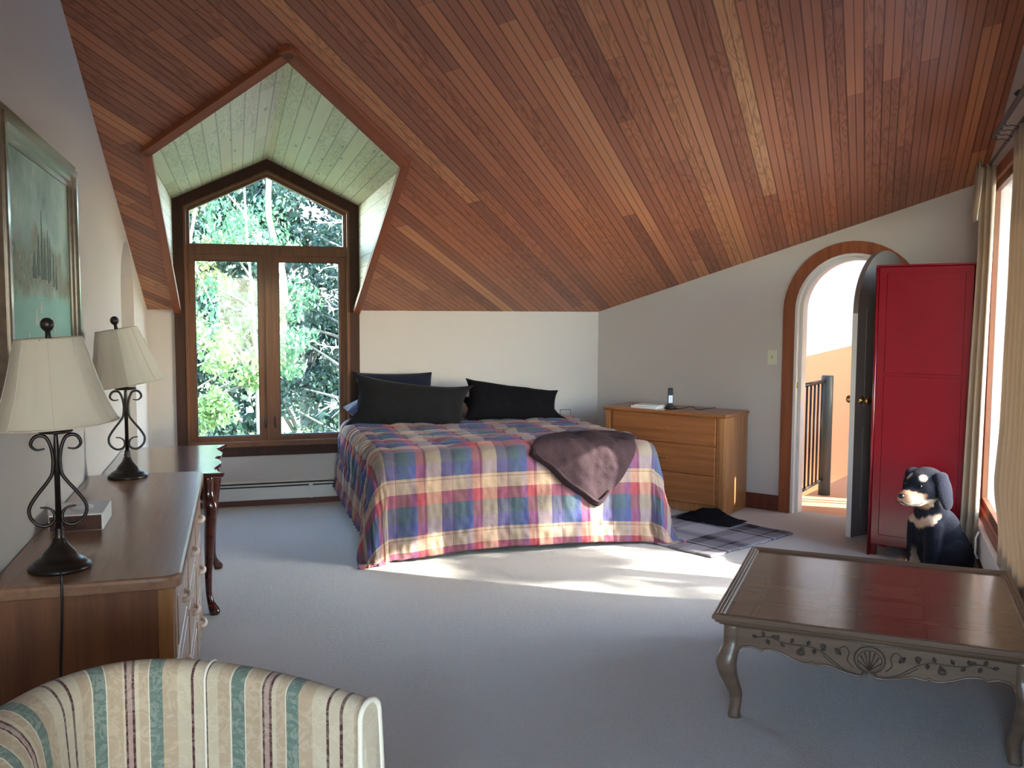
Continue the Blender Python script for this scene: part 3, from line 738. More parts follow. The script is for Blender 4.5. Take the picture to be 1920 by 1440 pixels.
for z0_, z1_ in ((.075, .300), (.307, .530), (.537, .752)):
    mb = MB(); mb.box((-DWd+.084, -.006, z0_), (-.078, .0135, z1_), .006)
    d_ = mb.build('drawer', M['oak_x'], dr)
    mb = MB(); zc = (z0_+z1_)/2
    mb.box((-DWd/2-.055, -.022, zc-.007), (-DWd/2+.055, -.0065, zc+.008), .006); mb.build('handle', M['oak_x'], d_)
mb = MB(); mb.box((-DWd+.02, .03, -.0), (-.02, .04, .07)); mb.build('plinth', M['oak_x'], dr)
# cordless phone in its cradle, books
Dp = lambda x, y, z=0: MDr @ Vector((x, y, DHt+z))
ph = thing('cordless_phone', 'black and silver cordless phone standing in a small cradle on the honey oak dresser', 'phone', frame(Dp(-.545, .16), (cos(radians(-25)), sin(radians(-25)), 0)))
mb = MB(); mb.lathe([(.001, 0), (.038, 0), (.042, .006), (.040, .014), (.028, .022), (.001, .024)], 24, sx=1.1, sy=.9); mb.box((-.024, -.004, .016), (.024, .026, .034), .006); mb.build('cradle', M['black'], ph)
hs = MB(); hs.box((-.021, -.003, .028), (.021, .019, .168), .009, RX(-9)); hs = hs.build('handset', M['black'], ph)
mb = MB(); mb.box((-.016, -.0055, .115), (.016, -.002, .158), .002, RX(-9)); mb.build('screen', plain('dark_screen', (.02, .02, .03, 1), .1), hs)
mb = MB(); mb.box((-.017, -.0055, .045), (.017, -.002, .108), .002, RX(-9)); mb.build('keypad', plain('silver_plastic', (.42, .42, .44, 1), .3, metal=.6), hs)
mb = MB(); mb.tube(spl([Dp(-.51, .19, .006), Dp(-.46, .17, .004), Dp(-.40, .23, .02), Dp(-.33, .21, .004), Dp(-.30, .32, .004), Dp(-.28, .4365, .003)], 8), .0028, 6)
ob = mb.build('phone_cord', M['black']); tag(ob, 'thin dark cord running from the phone cradle across the honey oak dresser', 'cord')
for k, (w_, d__, h_, r_, z_, lab) in enumerate(((.24, .16, .018, -6, 0, 'thicker white book at the bottom of the pair on the honey oak dresser'), (.21, .15, .010, 2, .0185, 'thin white booklet on top of the thicker book on the honey oak dresser'))):
    mm = frame(Dp(-.72+.012*k, .12, z_), tuple((MDr.to_3x3() @ Vector((cos(radians(r_)), sin(radians(r_)), 0)))))
    bk = thing('book', lab, 'book', mm, 'white books on the dresser')
    mb = MB(); mb.box((-w_/2+.003, -d__/2+.003, .0015), (w_/2-.001, d__/2-.003, h_-.0015)); mb.build('pages', M['paper'], bk)
    mb = MB(); mb.box((-w_/2, -d__/2, 0), (w_/2, d__/2, .0015)); mb.box((-w_/2, -d__/2, h_-.0015), (w_/2, d__/2, h_)); mb.box((-w_/2-.0, -d__/2, 0), (-w_/2+.0015, d__/2, h_)); mb.build('cover', M['white'], bk)
mb = MB(); mb.box((-.05, -.02, 0), (.05, .02, .012), .005, frame(Dp(-.66, .33), (.8, .6, 0))); ob = mb.build('eyeglass_case', M['black']); tag(ob, 'small flat black case lying behind the white books on the dresser', 'case')

# plaid woven rug and the black cloth on it
def m_rug():
    t = NT('woven_plaid_rug'); co = t.coord(); sp = t.n('ShaderNodeSeparateXYZ'); t.l(co, sp.inputs[0])
    lg, md, dk, bk = (.40, .37, .39, 1), (.17, .16, .18, 1), (.10, .095, .11, 1), (.014, .012, .02, 1)
    cx = t.ramp(t.math('FRACT', t.math('DIVIDE', t.math('ADD', sp.outputs[0], 2.0), .62)), [(0, lg), (.42, bk), (.58, md), (.80, bk), (.84, md)], True)
    cy = t.ramp(t.math('FRACT', t.math('DIVIDE', t.math('ADD', sp.outputs[1], 2.02), .52)), [(0, lg), (.44, bk), (.49, lg), (.54, md), (.78, bk), (.92, md)], True)
    n = t.noise(co, 240, 2); c = t.mix(.5, cx, cy); c = t.mix(t.math('MULTIPLY', n, .18), c, (.2, .18, .2, 1))
    t.bump(n, .004, .8); return t.fin(c, .95, .1)
rc = Vector((3.36, 5.36)); rx = Vector((.93, -.10)).normalized()
MRg = frame((3.02, 5.70, 0), (.42, -.907, 0))
mb = MB(); mb.grid(lambda u, v: Vector((-.42+u*.90+.012*nz(v*6, 1), -.40+v*.96+.01*nz(u*6, 4), .014+.004*nz(u*7, v*7, 3))), 30, 30)
ob = mb.build('woven_rug', m_rug(), mw=MRg); solid(ob, .012, -1); tag(ob, 'grey and black plaid woven rug beside the bed in front of the oak dresser', 'rug')
mb = MB(); mb.grid(lambda u, v: Vector(((u-.5)*.46, (v-.5)*.26, .024+.07*max(0, sin(pi*u)*sin(pi*v))**.7*(.8+.8*nz(u*4, v*3, 31))+.008*nz(u*16, v*16, 2))), 40, 26)
ob = mb.build('crumpled_cloth', M['blackcloth'], mw=frame((3.36, 6.0, .0), (.5, -.86, 0))); tag(ob, 'crumpled black cloth lying on the rug at the foot of the oak dresser', 'cloth')

# ------------------------------------------------------------------ red wardrobe; local x along the door wall from its front corner, y into the wall
wq = Vector((3.885, 4.905)); MW = frame((wq.x, wq.y, 0), (U.x, U.y, 0)); WW, WD, WH = .575, .32, 1.865
wr = thing('wardrobe', 'tall narrow red lacquered wardrobe standing beside the open arched door', 'wardrobe', MW)
mb = MB(); mb.box((0, .022, .075), (WW, WD, WH-.012), .004)
mb.build('body', M['red'], wr)
mb = MB(); mb.box((-.006, -.002, WH-.0115), (WW+.006, WD+.004, WH), .004); mb.build('top', M['red'], wr)
for x in (.0, WW-.045):
    for y in (.0225, WD-.045):
        mb = MB(); mb.box((x, y, 0), (x+.045, y+.045, .074), .003); mb.build('leg', M['red'], wr)
mb = MB(); mb.tube([(.004, .012, .0), (.004, .012, WH-.013)], .0115, 12); mb.tube([(WW-.004, .012, .0), (WW-.004, .012, WH-.013)], .0115, 12); mb.build('edge_bead', M['red'], wr)
for nm, z0_, z1_ in (('door', .078, WH-.016),):
    mb = MB(); xa, xb = .017, WW-.017
    panels = [rect(.062, .140, WW-.06, 1.165), rect(.062, 1.185, WW-.06, 1.81)]
    mb.slab(rect(xa, z0_, xb, z1_), panels, .002, .0215, I4); dd = mb.build('door', M['red'], wr)
    for pa in panels:
        (a, b), (c, d) = pa[0], pa[2]
        mb = MB(); mb.slab(rect(a+.0022, b+.0022, c-.0022, d-.0022), [], .0035, .021, I4); mb.build('panel', M['red'], dd)
# ------------------------------------------------------------------ plush dog
def remesh_mesh(name, balls, voxel, smooth=4):
    "one continuous skin over overlapping ellipsoids and capsules"
    bm = bmesh.new()
    for b in balls:
        if b[0] == 'e':
            _, c, r, rot = b; m = Matrix.Translation(c) @ (rot or I4) @ Matrix.Diagonal((*r, 1)); bmesh.ops.create_icosphere(bm, subdivisions=3, radius=1, matrix=m)
        else:
            _, p, q, ra_, rb = b; p, q = Vector(p), Vector(q); n = max(3, int((q-p).length/(min(ra_, rb)*.35)))
            for k in range(n+1):
                c = p.lerp(q, k/n); bmesh.ops.create_icosphere(bm, subdivisions=2, radius=ra_+(rb-ra_)*k/n, matrix=Matrix.Translation(c))
    me = bpy.data.meshes.new(name+'_raw'); bm.to_mesh(me); bm.free()
    o = bpy.data.objects.new(name+'_raw', me); COL.objects.link(o)
    md = o.modifiers.new('r', 'REMESH'); md.mode = 'VOXEL'; md.voxel_size = voxel; md.use_smooth_shade = True
    ms = o.modifiers.new('s', 'SMOOTH'); ms.iterations = smooth; ms.factor = .6
    dg = bpy.context.evaluated_depsgraph_get(); out = bpy.data.meshes.new_from_object(o.evaluated_get(dg)); out.name = name
    bpy.data.objects.remove(o); bpy.data.meshes.remove(me)
    return out
def m_plush():
    t = NT('plush_fur'); at = t.n('ShaderNodeVertexColor', layer_name='fur'); co = t.coord()
    n = t.noise(co, 130, 3, .7); c = t.mix(t.math('MULTIPLY', n, .5), at.outputs[0], t.mix(.12, at.outputs[0], (.2, .18, .2, 1)))
    t.bump(n, .006, 1.0); return t.fin(c, 1.0, .03, sheen=.05)
M['plush'] = m_plush()
BLK, TAN, CRM = Vector((.005, .005, .009)), Vector((.40, .20, .11)), Vector((.50, .37, .28))
def paint(me, fn):
    ca = me.color_attributes.new('fur', 'FLOAT_COLOR', 'POINT')
    for i, v in enumerate(me.vertices):
        c = fn(v.co, v.normal); ca.data[i].color = (c[0], c[1], c[2], 1)
# local: faces -x direction, z up
dg_ = Matrix.Translation((3.945, 4.425, 0)) @ RZ(-2) @ Matrix.Scale(1.18, 4)
dog = thing('plush_dog', 'sitting black and tan plush puppy in front of the red wardrobe', 'plush toy', dg_)
HC = Vector((-.055, -.01, .455))
balls = [('e', Vector((.08, 0, .13)), (.135, .125, .125), None), ('e', Vector((.045, 0, .22)), (.115, .11, .13), RY(-12)), ('e', Vector((.005, 0, .30)), (.085, .09, .10), None),
         ('c', (.02, 0, .32), (-.03, 0, .42), .072, .066)]
MHd = T(HC) @ RZ(13) @ RY(-6) @ Matrix.Scale(1.12, 4) @ T(-HC)
def hd(b):
    if b[0] == 'e': return ('e', MHd @ b[1], tuple(x*1.12 for x in b[2]), RZ(13) @ RY(-6) @ (b[3] or I4))
    return ('c', tuple(MHd @ Vector(b[1])), tuple(MHd @ Vector(b[2])), b[3]*1.12, b[4]*1.12)
heads = [('e', HC, (.088, .082, .080), None), ('e', HC+Vector((.02, 0, .012)), (.08, .084, .074), None),
         ('c', tuple(HC+Vector((-.04, 0, -.02))), tuple(HC+Vector((-.105, 0, -.030))), .054, .040), ('e', HC+Vector((-.118, 0, -.030)), (.034, .042, .034), None),
         ('e', HC+Vector((-.06, .022, -.048)), (.05, .026, .026), None), ('e', HC+Vector((-.06, -.022, -.048)), (.05, .026, .026), None)]
balls += [hd(b) for b in heads]
balls += [
         ('c', (-.03, .062, .26), (-.045, .066, .04), .047, .034), ('c', (-.03, -.062, .26), (-.045, -.066, .04), .047, .034),
         ('e', Vector((-.075, .068, .026)), (.055, .036, .026), None), ('e', Vector((-.075, -.068, .026)), (.055, .036, .026), None),
         ('e', Vector((.07, .115, .10)), (.095, .055, .095), None), ('e', Vector((.07, -.115, .10)), (.095, .055, .095), None),
         ('e', Vector((-.02, .135, .028)), (.075, .038, .028), None), ('e', Vector((-.02, -.135, .028)), (.075, .038, .028), None),
         ('c', (.17, .0, .06), (.235, .03, .035), .045, .025)]
me = remesh_mesh('body', balls, .0075, 5)
MHi = MHd.inverted()
def furcol(p, n):
    c = BLK.copy(); q = (MHi @ p)-HC
    wob = .012*nz(p.x*60, p.y*60, p.z*60)
    def blend(c, d, k): return c.lerp(d, max(0, min(1, k)))
    # muzzle
    if q.z > -.085 and q.x < -.040+wob and q.z < -.022+(-q.x-.040)*.38+wob*.5: c = blend(c, TAN.lerp(CRM, max(0, min(1, (-q.z-.01)*14))), ((-q.x-.05)*50))
    if q.z > -.085 and -.2 < q.x < -.0 and q.z < -.038: c = blend(c, CRM, (-q.z-.038)*90)
    # eyebrow dots
    for sy in (-1, 1):
        d = (q-Vector((-.052, sy*.038, .058))).length; c = blend(c, CRM, (.022-d)*160)
    # throat
    if -.09 < p.x < .02 and .340 < p.z < .40 and n.x < -.1 and q.z < -.07: c = blend(c, TAN*.85, min((p.z-.340)*60, 1)*(1 if abs(p.y) < .05 else 0))
    # chest patch, two blazes meeting
    if n.x < -.15 and p.x < .0 and .15 < p.z < .33:
        zc = .262+abs(p.y)*.45
        c = blend(c, TAN.lerp(CRM, .5), (.030-abs(p.z-zc)+wob)*90*(1 if abs(p.y) < .095 else 0))
    # paws
    if p.z < .060+wob*1.6 and p.x < -.03: c = blend(c, CRM if p.x < -.05 else TAN, (.085+wob-p.z)*40)
    if abs(n.y) > .5 and n.y*p.y < 0 and p.x < -.0 and p.z < .15 and abs(p.y) < .12: c = blend(c, CRM*.8, (.15-p.z)*9)
    return c
paint(me, furcol); me.materials.append(M['plush']); ob = bpy.data.objects.new('body', me); COL.objects.link(ob); ob.parent = dog
for sy in (-1, 1):
    me = remesh_mesh('ear', [hd(b) for b in [('e', HC+Vector((.020, sy*.088, -.005)), (.046, .020, .078), RX(sy*10)), ('e', HC+Vector((.018, sy*.073, .045)), (.042, .026, .030), None), ('e', HC+Vector((.024, sy*.098, -.055)), (.036, .014, .042), RX(sy*6))]], .006, 4)
    paint(me, lambda p, n: BLK*1.5); me.materials.append(M['plush']); ob = bpy.data.objects.new('ear', me); COL.objects.link(ob); ob.parent = dog
    mb = MB(); mb.lathe([(.001, -.0085), (.006, -.006), (.0085, 0), (.006, .006), (.001, .0085)], 16); ob = mb.build('eye', plain('glossy_black_eye', (.005, .004, .004, 1), .05), dog); ob.location = MHd @ (HC+Vector((-.072, sy*.040, .022)))
mb = MB(); mb.lathe([(.001, -.012), (.010, -.010), (.017, -.003), (.017, .004), (.010, .011), (.001, .012)], 18, sx=.8, sy=1.05); ob = mb.build('nose', plain('black_nose', (.008, .006, .008, 1), .35), dog); ob.location = MHd @ (HC+Vector((-.150, 0, -.014)))
mb = MB(); mb.tube(spl([MHd @ (HC+Vector(q)) for q in ((-.078, .052, -.050), (-.115, .044, -.058), (-.146, .026, -.050), (-.154, 0, -.040), (-.146, -.026, -.050), (-.115, -.044, -.058), (-.078, -.052, -.050))], 6), .0024, 6); mb.build('mouth_stitching', M['black'], dog)
# dark bag behind the dog
mb = MB(); mb.grid(lambda u, v: Vector(((u-.5)*.18, (v-.5)*.15, .002+.10*max(0, sin(pi*u)*sin(pi*v))**.45*(.9+.4*nz(u*3, v*3, 41)))), 26, 20)
ob = mb.build('soft_bag', M['blackcloth'], mw=frame((4.045, 4.235, 0), (.62, .78, 0))); tag(ob, 'slumped black cloth bag on the floor between the plush dog and the curtain', 'bag')

# ------------------------------------------------------------------ long oak dresser on the left wall (world axes)
LY0, LY1, LX1, LH = 2.70, 4.50, -.165, .803
ld = thing('dresser', 'long light oak dresser along the painting wall carrying both table lamps', 'dresser', (-.42, 3.6, 0))
def LD(mb, n, m, par=None):
    p = par or ld; o = mb.build(n, m, p); o.matrix_parent_inverse = ld.matrix_world.inverted() if p is ld else I4; return o
mb = MB(); b_ = .05; pts = []
X0 = XL+.006
for (cx, cy, a0) in ((LX1-b_, LY0+b_, -90), (LX1-b_, LY1-b_, 0)):
    for k in range(7): a = radians(a0+15*k); pts.append((cx+b_*cos(a), cy+b_*sin(a)))
poly = [(X0, LY0)]+pts+[(X0, LY1)]
def inset(poly, d): return [(X0 if p[0] < X0+.01 else p[0]+(-d if p[0] > -.3 else 0), p[1]+(d if p[1] < 3.5 else -d)) for p in poly]
secs = [[Vector((p[0], p[1], z)) for p in inset(poly, d)] for z, d in ((LH-.038, .006), (LH-.034, .001), (LH-.012, 0), (LH-.004, .003), (LH, .010))]
mb.sweep(secs, smooth=False); top = LD(mb, 'top', M['oak_top'])
mb = MB(); mb.box((X0, LY0+.028, .05), (LX1-.042, LY1-.03, LH-.0385)); LD(mb, 'body', M['oak_side'])
mb = MB(); mb.box((LX1-.068, LY0+.020, 0), (LX1-.026, LY0+.0275, LH-.0385), .003); mb.box((LX1-.0415, LY0+.0275, 0), (LX1-.026, LY0+.05, LH-.0385), .003); LD(mb, 'corner_post', M['oak'])
mb = MB(); mb.box((LX1-.0415, LY1-.05, 0), (LX1-.026, LY1-.03, LH-.0385), .003); LD(mb, 'corner_post', M['oak'])
mb = MB(); mb.box((X0, LY0+.05, 0), (LX1-.06, LY1-.05, .0495)); LD(mb, 'plinth', M['oak_side'])
cols = [LY0+.055+k*(LY1-LY0-.11)/3 for k in range(4)]; rows = [.06, .30, .535, .755]
for i in range(3):
    for j in range(3):
        ya, yb, za, zb = cols[i]+.006, cols[i+1]-.006, rows[j]+.006, rows[j+1]-.006
        mb = MB(); mb.box((LX1-.0412, ya, za), (LX1-.020, yb, zb), .006); mb.box((LX1-.0205, ya+.03, za+.03), (LX1-.0165, yb-.03, zb-.03), .003)
        d_ = LD(mb, 'drawer', M['oak_drawer'])
        yc, zc = (ya+yb)/2, (za+zb)/2
        mb = MB(); mb.tube(spl([(LX1-.0165, yc-.048, zc), (LX1-.004, yc-.046, zc), (LX1+.004, yc-.02, zc), (LX1+.004, yc+.02, zc), (LX1-.004, yc+.046, zc), (LX1-.0165, yc+.048, zc)], 5), .0085, 10, flat=1.0)
        LD(mb, 'handle', M['pull'], d_)

# ------------------------------------------------------------------ table lamps
def lamp(x, y, rz_, label, cord=False, tilt=0):
    L = thing('table_lamp', label, 'table lamp', T((x, y, LH)) @ RZ(rz_), 'matching scroll lamps on the long dresser')
    mb = MB(); mb.lathe([(.001, 0), (.084, 0), (.086, .006), (.083, .012), (.078, .016), (.072, .019), (.070, .024), (.060, .030), (.050, .036), (.046, .042), (.043, .050), (.034, .060), (.026, .070), (.020, .080), (.017, .090), (.013, .095), (.0155, .101), (.013, .107), (.011, .112), (.014, .117), (.010, .122), (.001, .124)], 36); mb.build('base', M['bronze'], L)
    mb = MB(); mb.tube([(0, 0, .12), (0, 0, .36), (0, 0, .385), (0, 0, .40)], [.0085, .0075, .006, .005], 12); mb.lathe([(.001, .398), (.040, .398), (.047, .402), (.044, .406), (.001, .407)], 30)
    mb.tube([(0, 0, .405), (0, 0, .47)], .0115, 14); mb.build('stem', M['bronze'], L)
    for sgn in (-1, 1):
        P = [(55, 722), (92, 727), (117, 708), (119, 685), (104, 660), (78, 650), (48, 662), (28, 705), (18, 760), (17, 800), (24, 860), (50, 905), (88, 955), (122, 1005), (139, 1045), (133, 1090), (105, 1125), (68, 1140), (32, 1128), (17, 1100), (24, 1066), (48, 1044), (86, 1038)]
        pts = spl([(sgn*a*.000538, 0, (1378-b)*.000538) for a, b in P], 5)
        n = len(pts); rr = [(.0052 if 14 < i < n-14 else .0052*(.45+.55*min(i, n-1-i)/14)) for i in range(n)]
        mb = MB(); mb.tube(pts, rr, 8, flat=1.25); mb.build('scroll_arm', M['bronze'], L)
    prof = [(.168, .423), (.163, .430), (.152, .452), (.140, .482), (.129, .515), (.118, .552), (.108, .590), (.099, .628), (.091, .656), (.087, .671)]
    def shade(k=0.0):
        def fn(u, v):
            q = v*(len(prof)-1); i = min(int(q), len(prof)-2); f = q-i; r = prof[i][0]*(1-f)+prof[i+1][0]*f-k; z = prof[i][1]*(1-f)+prof[i+1][1]*f
            a = 2*pi*u; seg = 2*pi/8; b = (a % seg)-seg/2
            rr = r*(1-.035*(1-abs(b)/(seg/2)))     # panels flatter between the ribs
            return Vector((rr*cos(a), rr*sin(a), z))
        return fn
    mb = MB(); mb.grid(shade(), 128, 27); sh = mb.build('lamp_shade', M['shade'], L); solid(sh, .0015, -1)
    sh.matrix_basis = T((0, 0, .47)) @ RY(-tilt) @ T((0, 0, -.47))
    mb = MB()
    for k in range(8):
        a = 2*pi*k/8; mb.tube([((r+.0006)*cos(a), (r+.0006)*sin(a), z) for r, z in prof], .0014, 6)
    mb.tube([((.168)*cos(2*pi*k/64), .168*sin(2*pi*k/64), .4245) for k in range(65)], .0022, 6, cap=False); mb.tube([((.0872)*cos(2*pi*k/64), .0872*sin(2*pi*k/64), .670) for k in range(65)], .0020, 6, cap=False)
    mb.build('shade_piping', M['shade'], sh)
    mb = MB()
    for k in range(3): a = 2*pi*k/3+.3; mb.tube([(0, 0, .668), (.088*cos(a), .088*sin(a), .668)], .0016, 6)
    mb.lathe([(.001, .664), (.008, .664), (.008, .673), (.007, .690), (.012, .694), (.0175, .702), (.0185, .711), (.016, .720), (.009, .727), (.001, .729)], 20); mb.tube([(0, 0, .46), (0, 0, .67)], .004, 8)
    mb.build('finial', M['black'], L).matrix_basis = T((0, 0, .47)) @ RY(-tilt) @ T((0, 0, -.47))
    mb = MB(); mb.lathe([(.001, .47), (.013, .47), (.014, .50), (.028, .54), (.030, .565), (.022, .588), (.001, .60)], 18); mb.build('bulb', plain('frosted_bulb', (.8, .8, .78, 1), .4), L)
    if cord:
        mb = MB(); inv = L.matrix_world.inverted()
        mb.tube(spl([inv @ Vector(p) for p in ((x+.015, y-.08, LH+.006), (x+.03, LY0+.01, LH+.005), (x+.034, LY0-.008, LH-.02), (x+.030, LY0-.010, LH-.15), (x+.022, LY0-.008, LH-.35), (x+.03, LY0-.010, .2), (x+.02, LY0-.02, .01), (x-.06, LY0-.06, .006))], 8), .0035, 8); mb.build('power_cord', M['black'], L)
lamp(-.508, 2.875, 8, 'black scroll lamp with cream bell shade, nearer the striped armchair', True, 3)
lamp(-.488, 4.405, 8, 'black scroll lamp with cream bell shade at the window end of the long dresser', False, 9)
# tissue box
tb = thing('tissue_box', 'tissue box with dark embossed front and white top beside the nearer lamp', 'tissue box', (-.54, 3.47, LH))
def m_emb():
    t = NT('embossed_brown_card'); co = t.coord(); v = t.n('ShaderNodeTexVoronoi'); t.l(t.mapping(co, (60, 60, 60)), v.inputs[0]); d = v.outputs['Distance']
    c = t.mix(d, srgb(40, 24, 22), srgb(112, 70, 60)); t.bump(d, .003, .8); return t.fin(c, .5)
mb = MB(); mb.box((-.085, -.112, 0), (.085, .11, .058), .003); mb.build('carton', M['paper'], tb)
mb = MB(); mb.box((-.082, -.1145, .002), (.080, -.1122, .052), .001); mb.build('front_panel', m_emb(), tb)
mb = MB(); mb.lathe([(.001, 0), (.05, 0), (.048, .0012), (.001, .0012)], 24, (0, 0, .0575), sx=.8, sy=1.3); mb.build('opening', plain('grey_film', (.5, .52, .55, 1), .25), tb)

# ------------------------------------------------------------------ dark side table by the window
TX0, TX1, TY0, TY1, TH = XL+.006, -.108, 4.765, 5.80, .743
st = thing('side_table', 'dark mahogany table with scalloped edge and cabriole legs between the long dresser and window', 'table', (-.38, 5.28, 0))
def ST(mb, n, m):
    o = mb.build(n, m, st); o.matrix_parent_inverse = st.matrix_world.inverted(); return o
edge = [(.03, 0), (.016, .02), (-.012, .10), (-.022, .18), (-.004, .27), (.012, .34), (.002, .43), (-.028, .52), (.002, .61), (.012, .70), (-.004, .77), (-.022, .86), (-.012, .94), (.016, 1.015), (.03, 1.035)]
ed = spl([(TX1+a, TY0+b, 0) for a, b in edge], 6)
def tabletop(d): return [Vector((TX0, TY0+d, 0))]+[Vector((p.x-d, min(max(p.y, TY0+d), TY1-d), 0)) for p in ed]+[Vector((TX0, TY1-d, 0))]
mb = MB(); mb.sweep([[Vector((p.x, p.y, z)) for p in tabletop(d)] for z, d in ((TH-.024, .012), (TH-.020, .004), (TH-.014, .006), (TH-.010, 0), (TH-.003, 0), (TH, .004))], smooth=False); ST(mb, 'tabletop', M['mahogany'])
ax0, ax1, ay0, ay1 = TX0+.03, -.150, 4.84, 5.70
def apron(pts, m, d0, d1): b = MB(); b.slab(pts, [], d0, d1, m); ST(b, 'apron', M['mahogany'])
def scal(L, zt, deep, n=40):
    out = [(0, zt), (L, zt)]
    for k in range(n+1):
        u = 1-k/n; q = min(u, 1-u)*2
        out.append((u*L, zt-.075-deep*(.9*(1-sm(q*2.2))+.35*(cos(q*pi*3)*.5+.5)*sm(q*3))))
    return out
apron(scal(ax1-ax0, TH-.0245, .075), frame((ax0, ay0, 0), (1, 0, 0)), 0, .02)
apron(scal(ax1-ax0, TH-.0245, .075), frame((ax0, ay1-.02, 0), (1, 0, 0)), 0, .02)
apron(scal(ay1-ay0, TH-.0245, .075), frame((ax1-.0, ay0, 0), (0, 1, 0)), 0, .02)
def cab_leg(b, cx, cy, dx, dy, ztop, prof, sq=2.6, seg=20):
    "prof: (z, offset along the diagonal, half width)"
    secs = []
    for z, off, hw in prof:
        r_ = []
        for k in range(seg):
            a = 2*pi*k/seg; c_, s_ = cos(a), sin(a); k_ = (abs(c_)**sq+abs(s_)**sq)**(-1/sq)
            r_.append(Vector((cx+dx*off+hw*k_*c_, cy+dy*off+hw*k_*s_, z)))
        secs.append(r_)
    b.sweep(secs)
qa = [(0.0, .022, .022), (.008, .026, .030), (.022, .024, .032), (.036, .014, .025), (.06, .002, .017), (.10, -.006, .0155), (.2, -.006, .018), (.34, .000, .023), (.46, .008, .029), (.54, .014, .036), (.575, .012, .038), (.60, .006, .034), (.62, .0, .030), (TH-.025, .0, .030)]
zs_ = [q[0] for q in qa]; zz = [qa[0][0]+(qa[-1][0])*k/46 for k in range(47)]
leg_s = [(z, interp(zs_, [q[1] for q in qa], z), interp(zs_, [q[2] for q in qa], z)) for z in zz]
leg_s = leg_s[:1]+[(leg_s[i][0], (leg_s[i-1][1]+leg_s[i][1]*2+leg_s[i+1][1])/4, (leg_s[i-1][2]+leg_s[i][2]*2+leg_s[i+1][2])/4) for i in range(1, 46)]+leg_s[-1:]
for cx, sx in ((ax0+.02, -.3), (ax1-.012, 1)):
    for cy, sy in ((ay0+.012, -1), (ay1-.012, 1)):
        mb = MB(); cab_leg(mb, cx, cy, sx, sy, TH, leg_s); ST(mb, 'leg', M['mahogany'])

# ------------------------------------------------------------------ painting
PX = XL+.002
pt = thing('painting', 'large framed painting of a misty hilltop castle above a teal sea', 'painting', (PX, 3.52, 1.68))
def PT(mb, n, m, par=None):
    p = par or pt; o = mb.build(n, m, p); o.matrix_parent_inverse = pt.matrix_world.inverted() if p is pt else I4; return o
M['goldframe'] = wood('antique_bronze_frame', srgb(46, 32, 22), srgb(84, 62, 42), 'Y', rough=.28, coat=.6, figure=.3)
fy0, fy1, fz0, fz1 = 2.90, 4.165, 1.245, 2.14
mp = frame((PX, 0, 0), (0, 1, 0))
for dd, t0, t1 in ((0, 0, -.034), (.022, 0, -.044), (.050, 0, -.030), (.070, 0, -.018)):
    mb = MB(); wd = .0225 if dd == 0 else (.028 if dd == .022 else .020)
    o_ = rect(fy0+dd, fz0+dd, fy1-dd, fz1-dd); i_ = rect(fy0+dd+wd, fz0+dd+wd, fy1-dd-wd, fz1-dd-wd)
    mb.slab(o_, [i_], t1, t0, mp); PT(mb, 'frame', M['goldframe'])
def m_paint():
    t = NT('misty_castle_painting'); co = t.coord(); sp = t.n('ShaderNodeSeparateXYZ'); t.l(co, sp.inputs[0])
    y, z = t.math('SUBTRACT', sp.outputs[1], 3.52), t.math('SUBTRACT', sp.outputs[2], 1.70)
    n = t.noise(co, 5, 6, .6); nf = t.noise(co, 22, 5, .65); ns = t.noise(t.mapping(co, (1, 1.2, 5)), 3, 4)
    sky = t.ramp(t.math('ADD', n, t.math('MULTIPLY', nf, .15)), [(.35, srgb(110, 134, 124)), (.6, srgb(148, 172, 160)), (.8, srgb(176, 194, 182))])
    sea = t.mix(ns, srgb(118, 172, 162), srgb(150, 194, 182))
    c = t.mix(t.math('LESS_THAN', z, -.10), sky, sea)
    # hill: mass whose top follows a noisy slope
    top = t.math('SUBTRACT', t.math('ADD', .10, t.math('MULTIPLY', t.math('SUBTRACT', n, .5), .35)), t.math('MULTIPLY', t.math('ABSOLUTE', t.math('ADD', y, .06)), .22))
    bot = t.math('ADD', -.115, t.math('MULTIPLY', t.math('SUBTRACT', n, .5), .12))
    def soft(a, b): 
        nd = t.n('ShaderNodeMath', operation='MULTIPLY_ADD', use_clamp=True); t.l(t.math('SUBTRACT', a, b), nd.inputs[0]); nd.inputs[1].default_value = 16; nd.inputs[2].default_value = .5; return nd.outputs[0]
    hill = t.math('MULTIPLY', soft(t.math('ADD', top, t.math('MULTIPLY', nf, .06)), z), soft(z, t.math('ADD', bot, t.math('MULTIPLY', nf, .05))))
    hc = t.ramp(nf, [(.30, srgb(58, 84, 66)), (.44, srgb(112, 124, 100)), (.52, srgb(136, 118, 96)), (.58, srgb(84, 104, 82)), (.70, srgb(158, 160, 140))])
    c = t.mix(t.math('MULTIPLY', hill, .9), c, hc)
    t.bump(nf, .001, .4); return t.fin(c, .55, .3)
mb = MB(); mb.slab(rect(fy0+.06, fz0+.06, fy1-.06, fz1-.06), [], -.012, -.002, mp)
PT(mb, 'canvas', m_paint())
pc = [o for o in pt.children if o.name.startswith('canvas')][0]
mt_, ms_ = plain('dark_green_paint', srgb(58, 76, 68), .6, var=.5), plain('pale_sail_paint', srgb(176, 190, 176), .6, var=.15)
rp = random.Random(3)
